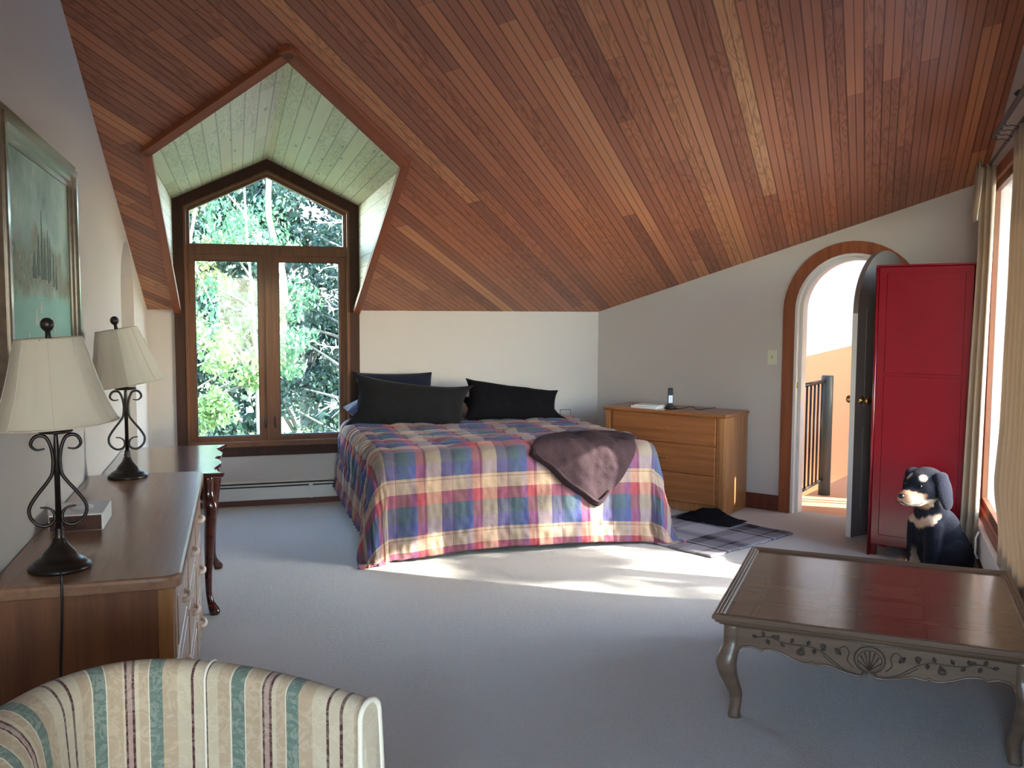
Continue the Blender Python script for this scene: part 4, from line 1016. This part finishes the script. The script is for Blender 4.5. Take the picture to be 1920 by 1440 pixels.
for (yy, zb, hgt, ww) in ((3.55, 1.66, .24, .034), (3.60, 1.66, .15, .040), (3.655, 1.65, .19, .024), (3.69, 1.66, .16, .022), (3.49, 1.67, .14, .045), (3.75, 1.64, .12, .024), (3.42, 1.66, .09, .06), (3.80, 1.63, .09, .03)):
    mb = MB(); mb.slab([(yy-ww/2, zb), (yy+ww/2, zb), (yy+ww*.45, zb+hgt*.5), (yy+ww*.3, zb+hgt*.5), (yy, zb+hgt), (yy-ww*.3, zb+hgt*.52), (yy-ww*.5, zb+hgt*.45)], [], -.0130, -.0121, mp)
    PT(mb, 'painted_tower', mt_, pc)
for (yy, zb, s_) in ((3.42, 1.505, .06), (3.50, 1.545, .045), (3.73, 1.475, .05), (3.30, 1.46, .03)):
    mb = MB(); mb.slab([(yy-s_*.6, zb), (yy+s_*.5, zb-.004), (yy+s_*.45, zb+s_*.35), (yy-s_*.1, zb+s_*1.0), (yy-s_*.5, zb+s_*.2)], [], -.0130, -.0121, mp)
    PT(mb, 'painted_sailboat', ms_, pc)

# ------------------------------------------------------------------ coffee table; local x along its front, y away
MT = frame((1.70, 3.016, 0), (.777, -.629, 0)); TW, TD, TZ = 1.12, 1.10, .42
ct = thing('coffee_table', 'square taupe wooden coffee table with parquet top and carved curved apron', 'coffee table', MT)
def m_parquet():
    t = NT('parquet_top'); co = t.coord(); sp = t.n('ShaderNodeSeparateXYZ'); t.l(co, sp.inputs[0]); x, y = sp.outputs[0], sp.outputs[1]
    ry = t.math('DIVIDE', t.math('SUBTRACT', y, .03), .242); ri = t.math('FLOOR', ry); fy = t.math('SUBTRACT', ry, ri)
    narrow = t.math('GREATER_THAN', fy, .80)
    xs = t.math('DIVIDE', t.math('ADD', x, -.16), .345); xi = t.math('FLOOR', xs); fx = t.math('SUBTRACT', xs, xi)
    sq = t.math('MULTIPLY', t.math('GREATER_THAN', fx, .70), t.math('SUBTRACT', 1, narrow))
    idc = t.n('ShaderNodeCombineXYZ'); t.l(ri, idc.inputs[0]); t.l(t.math('ADD', xi, t.math('MULTIPLY', sq, .5)), idc.inputs[1]); t.l(narrow, idc.inputs[2])
    wn_ = t.n('ShaderNodeTexWhiteNoise', noise_dimensions='3D'); t.l(idc.outputs[0], wn_.inputs['Vector'])
    n = t.noise(t.mapping(co, (2, 26, 26)), 3, 5, .6, .5)
    f = t.math('ADD', t.math('MULTIPLY', wn_.outputs['Value'], .35), t.math('MULTIPLY', n, .65))
    c = t.ramp(f, [(.1, srgb(104, 78, 64)), (.9, srgb(132, 104, 86))])
    def ln(v, p, w): return t.math('LESS_THAN', t.math('ABSOLUTE', t.math('SUBTRACT', v, p)), w)
    inn = t.math('MULTIPLY', t.math('GREATER_THAN', x, .135), t.math('LESS_THAN', x, TW-.135))
    g = t.math('MAXIMUM', ln(fy, .80, .010), t.math('MAXIMUM', ln(fy, 0, .008), ln(fy, 1, .008)))
    g = t.math('MAXIMUM', g, t.math('MULTIPLY', t.math('SUBTRACT', 1, narrow), t.math('MAXIMUM', ln(fx, .70, .007), ln(fx, .999, .006))))
    g = t.math('MULTIPLY', g, inn); g = t.math('MAXIMUM', g, t.math('MAXIMUM', ln(x, .135, .0012), ln(x, TW-.135, .0012)))
    c = t.mix(t.math('MULTIPLY', g, .8), c, srgb(50, 34, 28)); t.bump(t.math('SUBTRACT', t.math('MULTIPLY', n, .02), g), .0006, .25)
    return t.fin(c, .24, .5, 0, .35)
def ring(z, d): return [Vector((d, d, z)), Vector((TW-d, d, z)), Vector((TW-d, TD-d, z)), Vector((d, TD-d, z))]
mb = MB(); prof = [(TZ-.048, .034), (TZ-.044, .026), (TZ-.038, .022), (TZ-.034, .012), (TZ-.026, .010), (TZ-.020, .001), (TZ-.010, 0), (TZ-.003, .004), (TZ, .010), (TZ-.001, .016), (TZ-.004, .018), (TZ-.002, .022), (TZ-.003, .028), (TZ-.007, .030), (TZ-.006, .036), (TZ-.010, .040), (TZ-.0135, .042)]
mb.sweep([ring(z, d) for z, d in prof], smooth=False, cap=False); mb.build('rim_moulding', M['taupe'], ct)
mb = MB(); mb.box((.035, .035, TZ-.045), (TW-.035, TD-.035, TZ-.0132)); mb.build('tabletop', m_parquet(), ct)
half = [(.093, .262), (.097, .275), (.109, .287), (.142, .293), (.165, .289), (.181, .283), (.199, .291), (.24, .288), (.28, .272), (.324, .258), (.350, .259), (.363, .265), (.375, .257), (.414, .262), (.453, .251), (.503, .240), (.537, .241), (.560, .253)]
hp = [(p.x, p.y) for p in spl([(a, b, 0) for a, b in half], 4)]
prof2 = hp+[(TW-a, b) for a, b in hp[-2::-1]]
L_ = [(.05, TZ-.048), (.05, .262)]; R_ = [(TW-.05, .262), (TW-.05, TZ-.048)]
apr = L_+prof2+R_
def m_side(k):
    return [I4 @ T((0, .045, 0)), T((0, TD-.065, 0)), T((.065, 0, 0)) @ RZ(90), T((TW-.045, 0, 0)) @ RZ(90)][k]
ap_objs = []
for k in range(4):
    mb = MB(); mb.slab(apr, [], 0, .02, m_side(k)); ap_objs.append(mb.build('apron', M['taupe'], ct))
# bead along the scalloped edge and carving on the front apron
mb = MB(); mb.tube([(a, .0445, b+.004) for a, b in prof2], .0042, 6); mb.tube([(.05, .043, TZ-.052), (TW-.05, .043, TZ-.052)], .004, 6); mb.build('bead', M['taupe'], ap_objs[0])
cv = MB()
def vine(pts, r=.0024): cv.tube(spl([(a, .0445, b) for a, b in pts], 8), r, 6)
def leaf(x, z, ang, s_=.020):
    n = 8; o_ = [(sin(pi*k/n)*.34*s_, k/n*s_) for k in range(n+1)]; ca, sa = cos(ang), sin(ang)
    loop = [(x+ca*b-sa*a, z+sa*b+ca*a) for a, b in o_]+[(x+ca*b+sa*a, z+sa*b-ca*a) for a, b in o_[::-1]]
    cv.tube([(a, .0442, b) for a, b in loop], .0014, 5); cv.tube([(x, .0435, z), (x+ca*s_*.5, .0415, z+sa*s_*.5), (x+ca*s_, .0435, z+sa*s_)], [.001, .0045*s_/.02, .001], 6)
def rose(x, z, s_=.014):
    for k in range(3): cv.tube([(x+(s_*(1-.3*k))*cos(a*pi/8+k), .0445-.001*k, z+(s_*(1-.3*k))*sin(a*pi/8+k)*.85) for a in range(17)], .0015, 5)
for sg in (0, 1):
    X = (lambda a: a) if sg == 0 else (lambda a: TW-a)
    vine([(X(.165), .336), (X(.21), .342), (X(.25), .330), (X(.30), .326), (X(.35), .327), (X(.385), .318), (X(.42), .297), (X(.46), .268), (X(.50), .252), (X(.545), .247)])
    vine([(X(.40), .300), (X(.44), .272), (X(.48), .254), (X(.53), .243)], .002)
    for lx, lzz, an in ((.165, .336, 2.9), (.19, .342, 1.9), (.20, .334, -1.2), (.235, .336, 1.3), (.25, .328, -.9), (.285, .332, 1.0), (.345, .330, 1.2), (.37, .322, -1.6), (.395, .318, .8), (.33, .322, -2.0)):
        leaf(X(lx), lzz, an if sg == 0 else pi-an)
    rose(X(.322), .300); rose(X(.40), .335, .010); rose(X(.225), .345, .008)
    vine([(X(.455), .335), (X(.475), .345), (X(.490), .325), (X(.485), .295), (X(.505), .272)], .002)
    leaf(X(.462), .312, 2.3 if sg == 0 else .84, .03)
cv.tube([(.56+.052*cos(a*pi/14), .0445, .308+.048*sin(a*pi/14)) for a in range(29)], .003, 6)
cv.tube([(.56+.042*cos(a*pi/14), .0445, .304+.038*sin(a*pi/14)) for a in range(29)], .0016, 6)
for k in range(7):
    a = pi*(k+.5)/7; cv.tube([(.56, .0445, .268), (.56+.040*cos(a), .0435, .288+.052*sin(a))], .0026, 6)
vine([(.535, .252), (.545, .262), (.56, .257), (.575, .262), (.585, .252)], .003)
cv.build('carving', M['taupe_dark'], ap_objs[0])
lp = [(0, .0, .0225), (.006, .0, .0235), (.03, .002, .0215), (.063, .006, .0215), (.095, .004, .0245), (.13, -.008, .0285), (.16, -.018, .031), (.19, -.026, .035), (.222, -.030, .0385), (.25, -.026, .038), (.28, -.018, .034), (.30, -.012, .031), (TZ-.05, -.012, .031)]
lz_ = [q[0] for q in lp]; zz = [lp[-1][0]*k/40 for k in range(41)]
lsec = [(z, interp(lz_, [q[1] for q in lp], z), interp(lz_, [q[2] for q in lp], z)) for z in zz]
lsec = lsec[:1]+[(lsec[i][0], (lsec[i-1][1]+lsec[i][1]*2+lsec[i+1][1])/4, (lsec[i-1][2]+lsec[i][2]*2+lsec[i+1][2])/4) for i in range(1, 40)]+lsec[-1:]
for cx, sx in ((.080, 1), (TW-.080, -1)):
    for cy, sy in ((.080, 1), (TD-.080, -1)):
        mb = MB(); cab_leg(mb, cx, cy, sx, sy, TZ, [(z, o_, h_) for z, o_, h_ in lsec], 3.2); mb.build('leg', M['taupe'], ct)

# ------------------------------------------------------------------ striped tub armchair
def m_stripe():
    t = NT('striped_damask'); uv = t.coord('UV'); co = t.coord(); sp = t.n('ShaderNodeSeparateXYZ'); t.l(uv, sp.inputs[0])
    nf = t.noise(co, 26, 5, .6, 1.2); nt = t.noise(co, 700, 2)
    u = t.math('ADD', sp.outputs[0], t.math('MULTIPLY', t.math('SUBTRACT', t.noise(co, 60, 2), .5), .0016))
    f = t.math('FRACT', t.math('DIVIDE', t.math('ADD', u, 3.2), .33))
    cr, cr2, te, ma, pk, wh = srgb(182, 170, 148), srgb(170, 150, 126), srgb(92, 112, 104), srgb(72, 36, 40), srgb(156, 130, 122), srgb(206, 198, 180)
    S = [(0, te), (.095, wh), (.105, cr2), (.215, cr), (.232, ma), (.250, pk), (.283, ma), (.301, cr), (.335, cr2), (.40, wh), (.41, te), (.50, cr2), (.60, cr), (.70, ma), (.722, cr), (.80, ma), (.822, cr), (.90, cr2), (.985, wh)]
    c = t.ramp(f, S, True)
    # woven flowers, tone on tone
    fl = t.math('GREATER_THAN', t.math('PINGPONG', t.math('MULTIPLY', nf, 9), 1.0), .62)
    c = t.mix(t.math('MULTIPLY', fl, .22), c, t.mix(.55, c, srgb(232, 224, 205)))
    dash = t.math('GREATER_THAN', t.math('FRACT', t.math('MULTIPLY', sp.outputs[1], 55)), .55)
    c = t.mix(t.math('MULTIPLY', dash, .10), c, cr)
    t.bump(t.math('ADD', nt, t.math('MULTIPLY', fl, .5)), .0006, .5); return t.fin(c, .8, .2, sheen=.15)
M['stripe'] = m_stripe()
ac = thing('armchair', 'tub armchair in cream, green and maroon striped fabric in front of the long dresser', 'armchair', (-.14, 1.62, 0))
def AC(mb, n, m):
    o = mb.build(n, m, ac); o.matrix_parent_inverse = ac.matrix_world.inverted(); return o
rim = spl([(-.47, 1.28, .70), (-.505, 1.42, .75), (-.515, 1.58, .80), (-.490, 1.73, .825), (-.42, 1.85, .838), (-.33, 1.93, .842), (-.22, 1.965, .842), (-.10, 1.945, .840), (.01, 1.885, .836), (.10, 1.815, .832), (.18, 1.745, .826), (.238, 1.69, .82)], 10)
lens_ = [0]
for i in range(1, len(rim)): lens_.append(lens_[-1]+(rim[i]-rim[i-1]).length)
isplit = 74
def shell(b, i0_, i1_):
    prof_n = 34
    vs = []; fs = []; uvs = []
    ids = list(range(i0_, i1_+1))
    for i in ids:
        p = rim[i]; tdir = (rim[min(i+1, len(rim)-1)]-rim[max(i-1, 0)]); tdir.z = 0; tdir.normalize()
        nrm_ = Vector((tdir.y, -tdir.x, 0)) # towards the seat (inside)
        k = lens_[i]/lens_[-1]
        Rr = .095-.065*sm((k-.30)/.32)
        dn = p.z-.14
        for j in range(prof_n+1):
            v = j/prof_n
            if v < .25: q = v/.25; off = -Rr+.03*(1-q)*.0; z = .14+(p.z-Rr-.14)*q; off -= .015*sin(q*pi)
            elif v < .6: a = pi*(v-.25)/.35; off = -Rr*cos(a); z = p.z-Rr+Rr*sin(a)
            else: q = (v-.6)/.4; off = Rr+(.05*q+.025*sin(q*pi))*(1-sm((k-.3)/.3)); z = p.z-Rr-(p.z-Rr-.38)*q
            vs.append(Vector((p.x, p.y, z))+nrm_*(off+Rr*.6)); uvs.append((lens_[i], v))
    n = prof_n+1
    for a in range(len(ids)-1):
        for j in range(prof_n): fs.append((a*n+j, (a+1)*n+j, (a+1)*n+j+1, a*n+j+1))
    b.add(vs, fs, True, uvs); return vs, n
mb = MB(); vs1, n_ = shell(mb, 0, isplit); o = AC(mb, 'backrest', M['stripe'])
mb = MB(); vs2, n_ = shell(mb, isplit, len(rim)-1); o = AC(mb, 'arm', M['stripe'])
mb = MB(); mb.tube([vs2[j]+Vector((0, 0, .001)) for j in range(8, n_)], .003, 8); 
endr = vs2[-n_:]
cpt = sum(endr, Vector((0, 0, 0)))/n_
mb.tube([p+Vector((.0, 0, 0)) for p in endr], .006, 8); AC(mb, 'piping', plain('cream_piping', srgb(210, 205, 190), .8))
mb = MB(); dirn = (rim[-1]-rim[-3]); dirn.z = 0; dirn.normalize()
mb.add([p for p in endr]+[Vector((endr[-1].x, endr[-1].y, .14)), cpt+dirn*.012], [(k, (k+1) % (n_+1), n_+1) for k in range(n_+1)], False, [(.3+.0*k, 0) for k in range(n_+2)]); AC(mb, 'arm_front', M['stripe'])
# seat
mb = MB(); 
seat_c = Vector((-.14, 1.55, 0))
inn_ = [Vector((p.x, p.y, 0)) for p in [vs1[i*n_+n_-1] for i in range(0, isplit+1, 4)]+[vs2[i*n_+n_-1] for i in range(0, len(vs2)//n_, 4)]]
inn_ = inn_+[Vector((.16, 1.30, 0)), Vector((-.05, 1.22, 0)), Vector((-.3, 1.2, 0))]
def seat_ring(s_, z): return [Vector((seat_c.x+(p.x-seat_c.x)*s_, seat_c.y+(p.y-seat_c.y)*s_, z)) for p in inn_]
mb.sweep([seat_ring(.96, .14), seat_ring(.97, .33), seat_ring(.98, .40), seat_ring(.94, .445), seat_ring(.7, .46), seat_ring(.3, .465)])
o = AC(mb, 'seat_cushion', plain('cream_seat_fabric', srgb(196, 184, 160), .85))
for x, y in ((-.46, 1.35), (.12, 1.42), (-.40, 1.82), (.02, 1.80)):
    mb = MB(); mb.lathe([(.016, 0), (.02, .01), (.028, .139)], 14, (x, y, 0)); AC(mb, 'leg', M['mahogany'])

# ------------------------------------------------------------------ curtains and rods (curtain wall coordinates)
CT = []
def curtain(label, t0f, t1f, off, zb, zt, nw, amp, seed, hemlabel=None):
    def fn(u, v):
        z = zt+(zb-zt)*v; a, b = t0f(z), t1f(z); x = a+(b-a)*u
        if seed == 51:
            o_ = (.135-.085*u)*interp([.1, 1.0, 1.9, 2.4], [1, .88, .74, .72], z)
            zig = .020*sin(u*5*pi+.4*nz(v*2, 0, seed)); return Vector((x+zig*.8, -o_-zig*.7, z+.012*sin(u*4)))
        ph = u*nw*2*pi
        am = amp*(.75+.5*v)*(1+.3*nz(u*5, v*2, seed)); lowk = .55+.45*sm((z-.42)/.35); y = -off*lowk-lowk*am*sin(ph+.5*nz(u*3, v*1.2, seed))-.008*nz(u*9, v*5, seed+4)
        return Vector((x+.01*nz(v*3, u*3, seed), min(y, -.022), z))
    b = MB(); b.grid(fn, int(60*max(1, nw/4)), 60)
    o = b.build('curtain', M['linen'], mw=MS); solid(o, .0022, 0)
    tag(o, label, 'curtain', 'linen curtains on the window wall')
    # sewn hem band
    hb = MB(); hb.grid(lambda u, v: fn(u, .935+.065*v)+Vector((0, -.0024, 0)), int(60*max(1, nw/4)), 4); h = hb.build('hem', M['linen'], o); solid(h, .0016, 0)
    return o
curtain('narrow linen curtain panel hanging beside the red wardrobe', lambda z: interp([.1, 1.85, 2.1, 2.43], [.925, .915, .88, .85], z), lambda z: interp([.1, 1.5, 2.43], [1.035, 1.03, 1.05], z), .068, .165, 2.425, 3, .026, 51)
curtain('wide linen curtain panel hanging to the floor behind the coffee table', lambda z: interp([.03, .45, 1.0, 1.7, 2.4], [1.87, 1.93, 2.06, 2.08, 2.03], z), lambda z: 4.1, .056, .03, 2.425, 13, .024, 57)
# folded-over heading tabs
for tt, w_, lab in ((.90, .10, 'narrow'), (1.03, .09, 'narrow')):
    mb = MB(); mb.grid(lambda u, v: Vector((tt+(u-.5)*w_*(1-.55*v), -.105-.02*sin(u*pi)-.02*v, 2.43-.30*v+.03*sin(u*5))), 8, 12)
    o = mb.build('heading_fold', M['linen']); solid(o, .002, 0)
    par = [x for x in COL.objects if x.name == 'curtain'][0]; o.parent = par
for nm, lab, y_, z_, a, b in (('curtain_rod', 'dark curtain rod carrying the hooks, closer to the camera side of the ceiling corner', -.125, 2.462, 1.72, 4.3), ('curtain_rod', 'dark curtain rod behind the front rod, threaded through both linen curtains', -.062, 2.437, .66, 4.3)):
    r0 = thing('curtain_rod', lab, 'curtain rod', MS @ T(((a+b)/2, y_, z_)))
    mb = MB(); mb.tube([MS @ Vector((a, y_, z_)), MS @ Vector((b, y_, z_))], .0125 if y_ < -.1 else .009, 12); mb.lathe([(.001, -.014), (.012, -.01), (.016, 0), (.012, .01), (.001, .014)], 14, MS @ Vector((a, y_, z_)))
    o = mb.build('rod', M['black'], r0); o.matrix_parent_inverse = r0.matrix_world.inverted()
    if y_ < -.1:
        for tb_ in (2.62, 3.9):
            mb = MB(); mb.tube([MS @ Vector((tb_, -.001, 2.50)), MS @ Vector((tb_, -.13, 2.488)), MS @ Vector((tb_, -.14, 2.475))], .008, 8); mb.box((tb_-.012, -.006, 2.47), (tb_+.012, 0, 2.54), 0, MS); o = mb.build('bracket', M['black'], r0); o.matrix_parent_inverse = r0.matrix_world.inverted()
        for th_ in (1.78, 1.9, 2.02, 2.14):
            mb = MB(); mb.tube(spl([MS @ Vector(p) for p in ((th_, -.125, 2.449), (th_, -.112, 2.435), (th_, -.09, 2.438), (th_, -.06, 2.425))], 4), .0018, 5); o = mb.build('hook', M['black'], r0); o.matrix_parent_inverse = r0.matrix_world.inverted()
    else:
        mb = MB(); mb.tube([MS @ Vector((.69, 0, 2.437)), MS @ Vector((.69, -.062, 2.437))], .007, 8); o = mb.build('bracket', M['black'], r0); o.matrix_parent_inverse = r0.matrix_world.inverted()

# ------------------------------------------------------------------ outdoors
def m_leaf(name, c, c2, tr=.3):
    t = NT(name); gi = t.n('ShaderNodeObjectInfo'); co = t.coord(); n = t.noise(co, 2.2, 3); n2 = t.noise(co, 14, 2)
    col = t.mix(t.math('ADD', t.math('MULTIPLY', n, .6), t.math('MULTIPLY', n2, .4)), c, c2); t.fin(col, .55, .4)
    tb_ = t.n('ShaderNodeBsdfTranslucent'); t.l(col, tb_.inputs[0]); mx = t.n('ShaderNodeMixShader'); mx.inputs[0].default_value = tr
    t.l(t.b.outputs[0], mx.inputs[1]); t.l(tb_.outputs[0], mx.inputs[2]); t.l(mx.outputs[0], t.out.inputs[0]); return t.m
M['maple'] = m_leaf('maple_leaves', srgb(74, 112, 66), srgb(138, 162, 104))
M['green'] = m_leaf('broad_leaves', srgb(44, 88, 62), srgb(104, 146, 108))
M['spruce'] = m_leaf('spruce_needles', srgb(18, 40, 34), srgb(38, 66, 54), .1)
M['olive'] = m_leaf('autumn_tinted_leaves', srgb(70, 100, 66), srgb(150, 148, 92))
M['bark'] = plain('grey_bark', (.17, .15, .13, 1), .9, bump=.01, bscale=30, var=.35)
M['palebark'] = plain('pale_dead_wood', (.62, .58, .54, 1), .8, var=.15)
def leafball(b, c, r, n, size, rng, droop=.0, flat=.5):
    for _ in range(n):
        while True:
            d = Vector((rng.uniform(-1, 1), rng.uniform(-1, 1), rng.uniform(-1, 1)))
            if d.length < 1: break
        p = c+Vector((d.x*r[0], d.y*r[1], d.z*r[2]))
        s_ = size*rng.uniform(.6, 1.4)
        nrm_ = Vector((rng.gauss(0, 1), rng.gauss(0, 1), rng.gauss(0, flat)+.6)).normalized()
        ax = nrm_.orthogonal().normalized(); ax.rotate(Matrix.Rotation(rng.uniform(0, 6.28), 3, nrm_)); ay = nrm_.cross(ax)
        ax = (ax+Vector((0, 0, -droop))).normalized()
        b.add([p-ax*s_*.5, p+ay*s_*.3, p+ax*s_*.6, p-ay*s_*.3], [(0, 1, 2, 3)])
def tree(label, base, h, trunk_r, clusters, leafm, rng, size=.09, bark=None, lean=(0, 0), group=None, dead=(), name='tree', droop=.2, bn=1):
    base = Vector(base); t_ = thing(name, label, 'tree', base, group)
    wig = 1.0 if clusters else .12
    P = [Vector((lean[0]*k/8+wig*.06*h*nz(k*.5, base.x), lean[1]*k/8+wig*.05*h*nz(k*.5, base.y+9), h*k/8)) for k in range(9)]
    mb = MB(); pp = spl(P, 4); mb.tube(pp, [trunk_r*(1-.75*i/(len(pp)-1)) for i in range(len(pp))], 9)
    for c in clusters:
        cc = Vector(c[0])-base; k = max(0, min(.95, (cc.z-.6)/h)); o_ = P[int(k*8)]
        if bn: mb.tube(spl([o_, o_.lerp(cc, .5)+Vector((0, 0, .15)), cc], 4), [trunk_r*.35, trunk_r*.3, trunk_r*.27, trunk_r*.25, trunk_r*.2, trunk_r*.17, trunk_r*.14, trunk_r*.1, trunk_r*.06], 6)
    mb.build('trunk', bark or M['bark'], t_)
    if dead:
        mb = MB()
        for pts in dead:
            q = spl([Vector(p)-base for p in pts], 5); n = len(q); mb.tube(q, [.022*(1-.8*i/(n-1)) for i in range(n)], 6)
            for i in range(2, n-1):
                for s_ in (-1, 1):
                    if rng.random() < .7:
                        L2 = rng.uniform(.08, .35); e = q[i]+Vector((rng.uniform(-.6, .1)*L2*1.5, rng.uniform(-.5, .5)*L2, s_*L2*rng.uniform(.15, .6)))
                        mb.tube([q[i], q[i].lerp(e, .5)+Vector((0, 0, .02)), e], [.009, .006, .003], 5)
        mb.build('dead_branches', M['palebark'], t_)
    mb = MB()
    for c in clusters: leafball(mb, Vector(c[0])-base, c[1], c[2], size, rng, droop)
    if mb.f: tag(mb.build('foliage', leafm, t_), kind=None)
    return t_
GZ = -2.9
mb = MB(); mb.grid(lambda u, v: Vector((-14+u*44, 8.4+v*60, GZ+.25*nz(u*6, v*6, 61)+max(0, v*60-14)*.10)), 40, 40)
struct(mb.build('ground', plain('forest_floor', (.10, .13, .05, 1), .95, var=.4)))
mb = MB(); mb.box((7.5, -60, GZ-.5), (120, 70, GZ-.15)); struct(mb.build('lake', plain('lake_water', (.30, .42, .50, 1), .08, .8)))
R1 = random.Random(5)
def clus(x0, x1, y0, y1, z0, z1, n, r, cnt, rng):
    return [((rng.uniform(x0, x1), rng.uniform(y0, y1), rng.uniform(z0, z1)), (r*rng.uniform(.6, 1.2), r*rng.uniform(.5, 1), r*rng.uniform(.4, .8)), cnt) for _ in range(n)]
tree('tree with drooping pale green leaves filling the middle of the gabled window', (.6, 15.5, GZ), 8, .12, clus(-.3, 1.0, 14.2, 16.2, 1.0, 3.7, 20, .42, 210, R1)+clus(.65, .95, 14.3, 15.6, .6, 1.8, 6, .3, 200, R1), M['green'], R1, .085, droop=.9)
tree('yellow-green maple filling the lower part of the window beside the table', (-1.3, 13.5, GZ), 5, .09, clus(-1.7, .35, 12.8, 14.4, -.9, 1.4, 26, .36, 200, R1), M['maple'], R1, .085)
tree('autumn-tinted tree at the window side of the painting wall', (-1.7, 16.5, GZ), 7.5, .13, clus(-2.2, -.1, 15.6, 17.6, 1.0, 3.9, 18, .45, 200, R1), M['olive'], R1, .09, dead=[((-1.8, 15.5, 4.2), (-1.2, 15.3, 3.4), (-.7, 15.2, 2.4), (-.35, 15.1, 1.6))])
tree('low bright sapling at the bottom of the window beside the bed', (1.3, 12.6, GZ), 3.2, .04, clus(.45, 1.75, 12.2, 13.2, -.9, -.05, 16, .26, 170, R1), M['maple'], R1, .07)
dl_ = []
for k, z_ in enumerate((-.15, .25, .75, 1.15, 1.75, 2.35, 3.0, 3.5)):
    x_ = 2.5; dl_.append(((x_+.4, 15.2, z_+.25), (x_-.5, 14.2, z_+.12*((k % 3)-1)), (x_-.95-.15*(k % 2), 13.8, z_-.12), (x_-1.4+.2*(k % 3), 13.6, z_-.16+.1*(k % 2))))
tree('dark spruce with bare white lower branches at the bed side of the window', (3.0, 15.4, GZ), 9, .16, clus(.9, 3.2, 16.4, 17.8, -1.2, 4.4, 34, .5, 240, R1), M['spruce'], R1, .08, dead=dl_)
tree('slender grey trunk standing upright in the middle of the window view', (.42, 13.9, GZ), 7.5, .038, [], M['green'], R1, bark=M['bark'], lean=(-.35, .2))
tree('thin grey trunk leaning across the upper window', (-1.7, 14.4, GZ), 8.5, .045, [], M['green'], R1, bark=M['palebark'], lean=(1.6, .3))
for k, (x_, y_, m_, lb_) in enumerate(((-4.9, 21, 'green', 'broad-leaved forest tree far back, beyond the painting-wall side of the gabled window'), (-1.6, 22.5, 'spruce', 'dark spruce far back behind the autumn-tinted tree'), (1.3, 24.5, 'spruce', 'dark spruce far back directly behind the slender upright trunk'), (4.3, 22.5, 'spruce', 'dark spruce far back behind the bare white branches'), (7.6, 23, 'green', 'broad-leaved forest tree far back, beyond the bed side of the gabled window'))):
    tree(lb_, (x_, y_, GZ+.8), 12, .2, clus(x_-1.9, x_+1.9, y_-1.2, y_+1.2, -1.6, 6.0, 44, .9, 230, R1), M[m_], R1, .2, group='distant forest trees')
# trees beyond the curtained wall, which break up the sun
def sunpos(t_, z_, d): p = MS @ Vector((t_, 0, z_)); return p+sv*d
R2 = random.Random(11)
cl = []
for k in range(8):
    p = sunpos(R2.uniform(1.42, 2.05), R2.uniform(.75, 2.0), R2.uniform(10.5, 13))
    cl.append((tuple(p), (.34, .30, .20), 95))
b0 = sunpos(1.6, 1.5, 12)
tree('open-crowned tree by the lake outside the curtained window', (b0.x+1.2, b0.y, GZ), b0.z-GZ+1, .12, cl, M['green'], R2, .13)

for k, (tt, rr, dd_) in enumerate(((1.76, .055, 6.0), (1.33, .028, 7.2))):  # unseen bare trunks added to throw streaks across the sun patch
    q = sunpos(tt, 1.4, dd_); lab_ = ('stout bare grey trunk added outside the curtained window to streak the sunlight', 'thin bare sapling added outside the curtained window to streak the sunlight')[k]
    tree(lab_, (q.x, q.y, GZ), 9, rr, [], M['green'], R2, lean=(.0, .0))
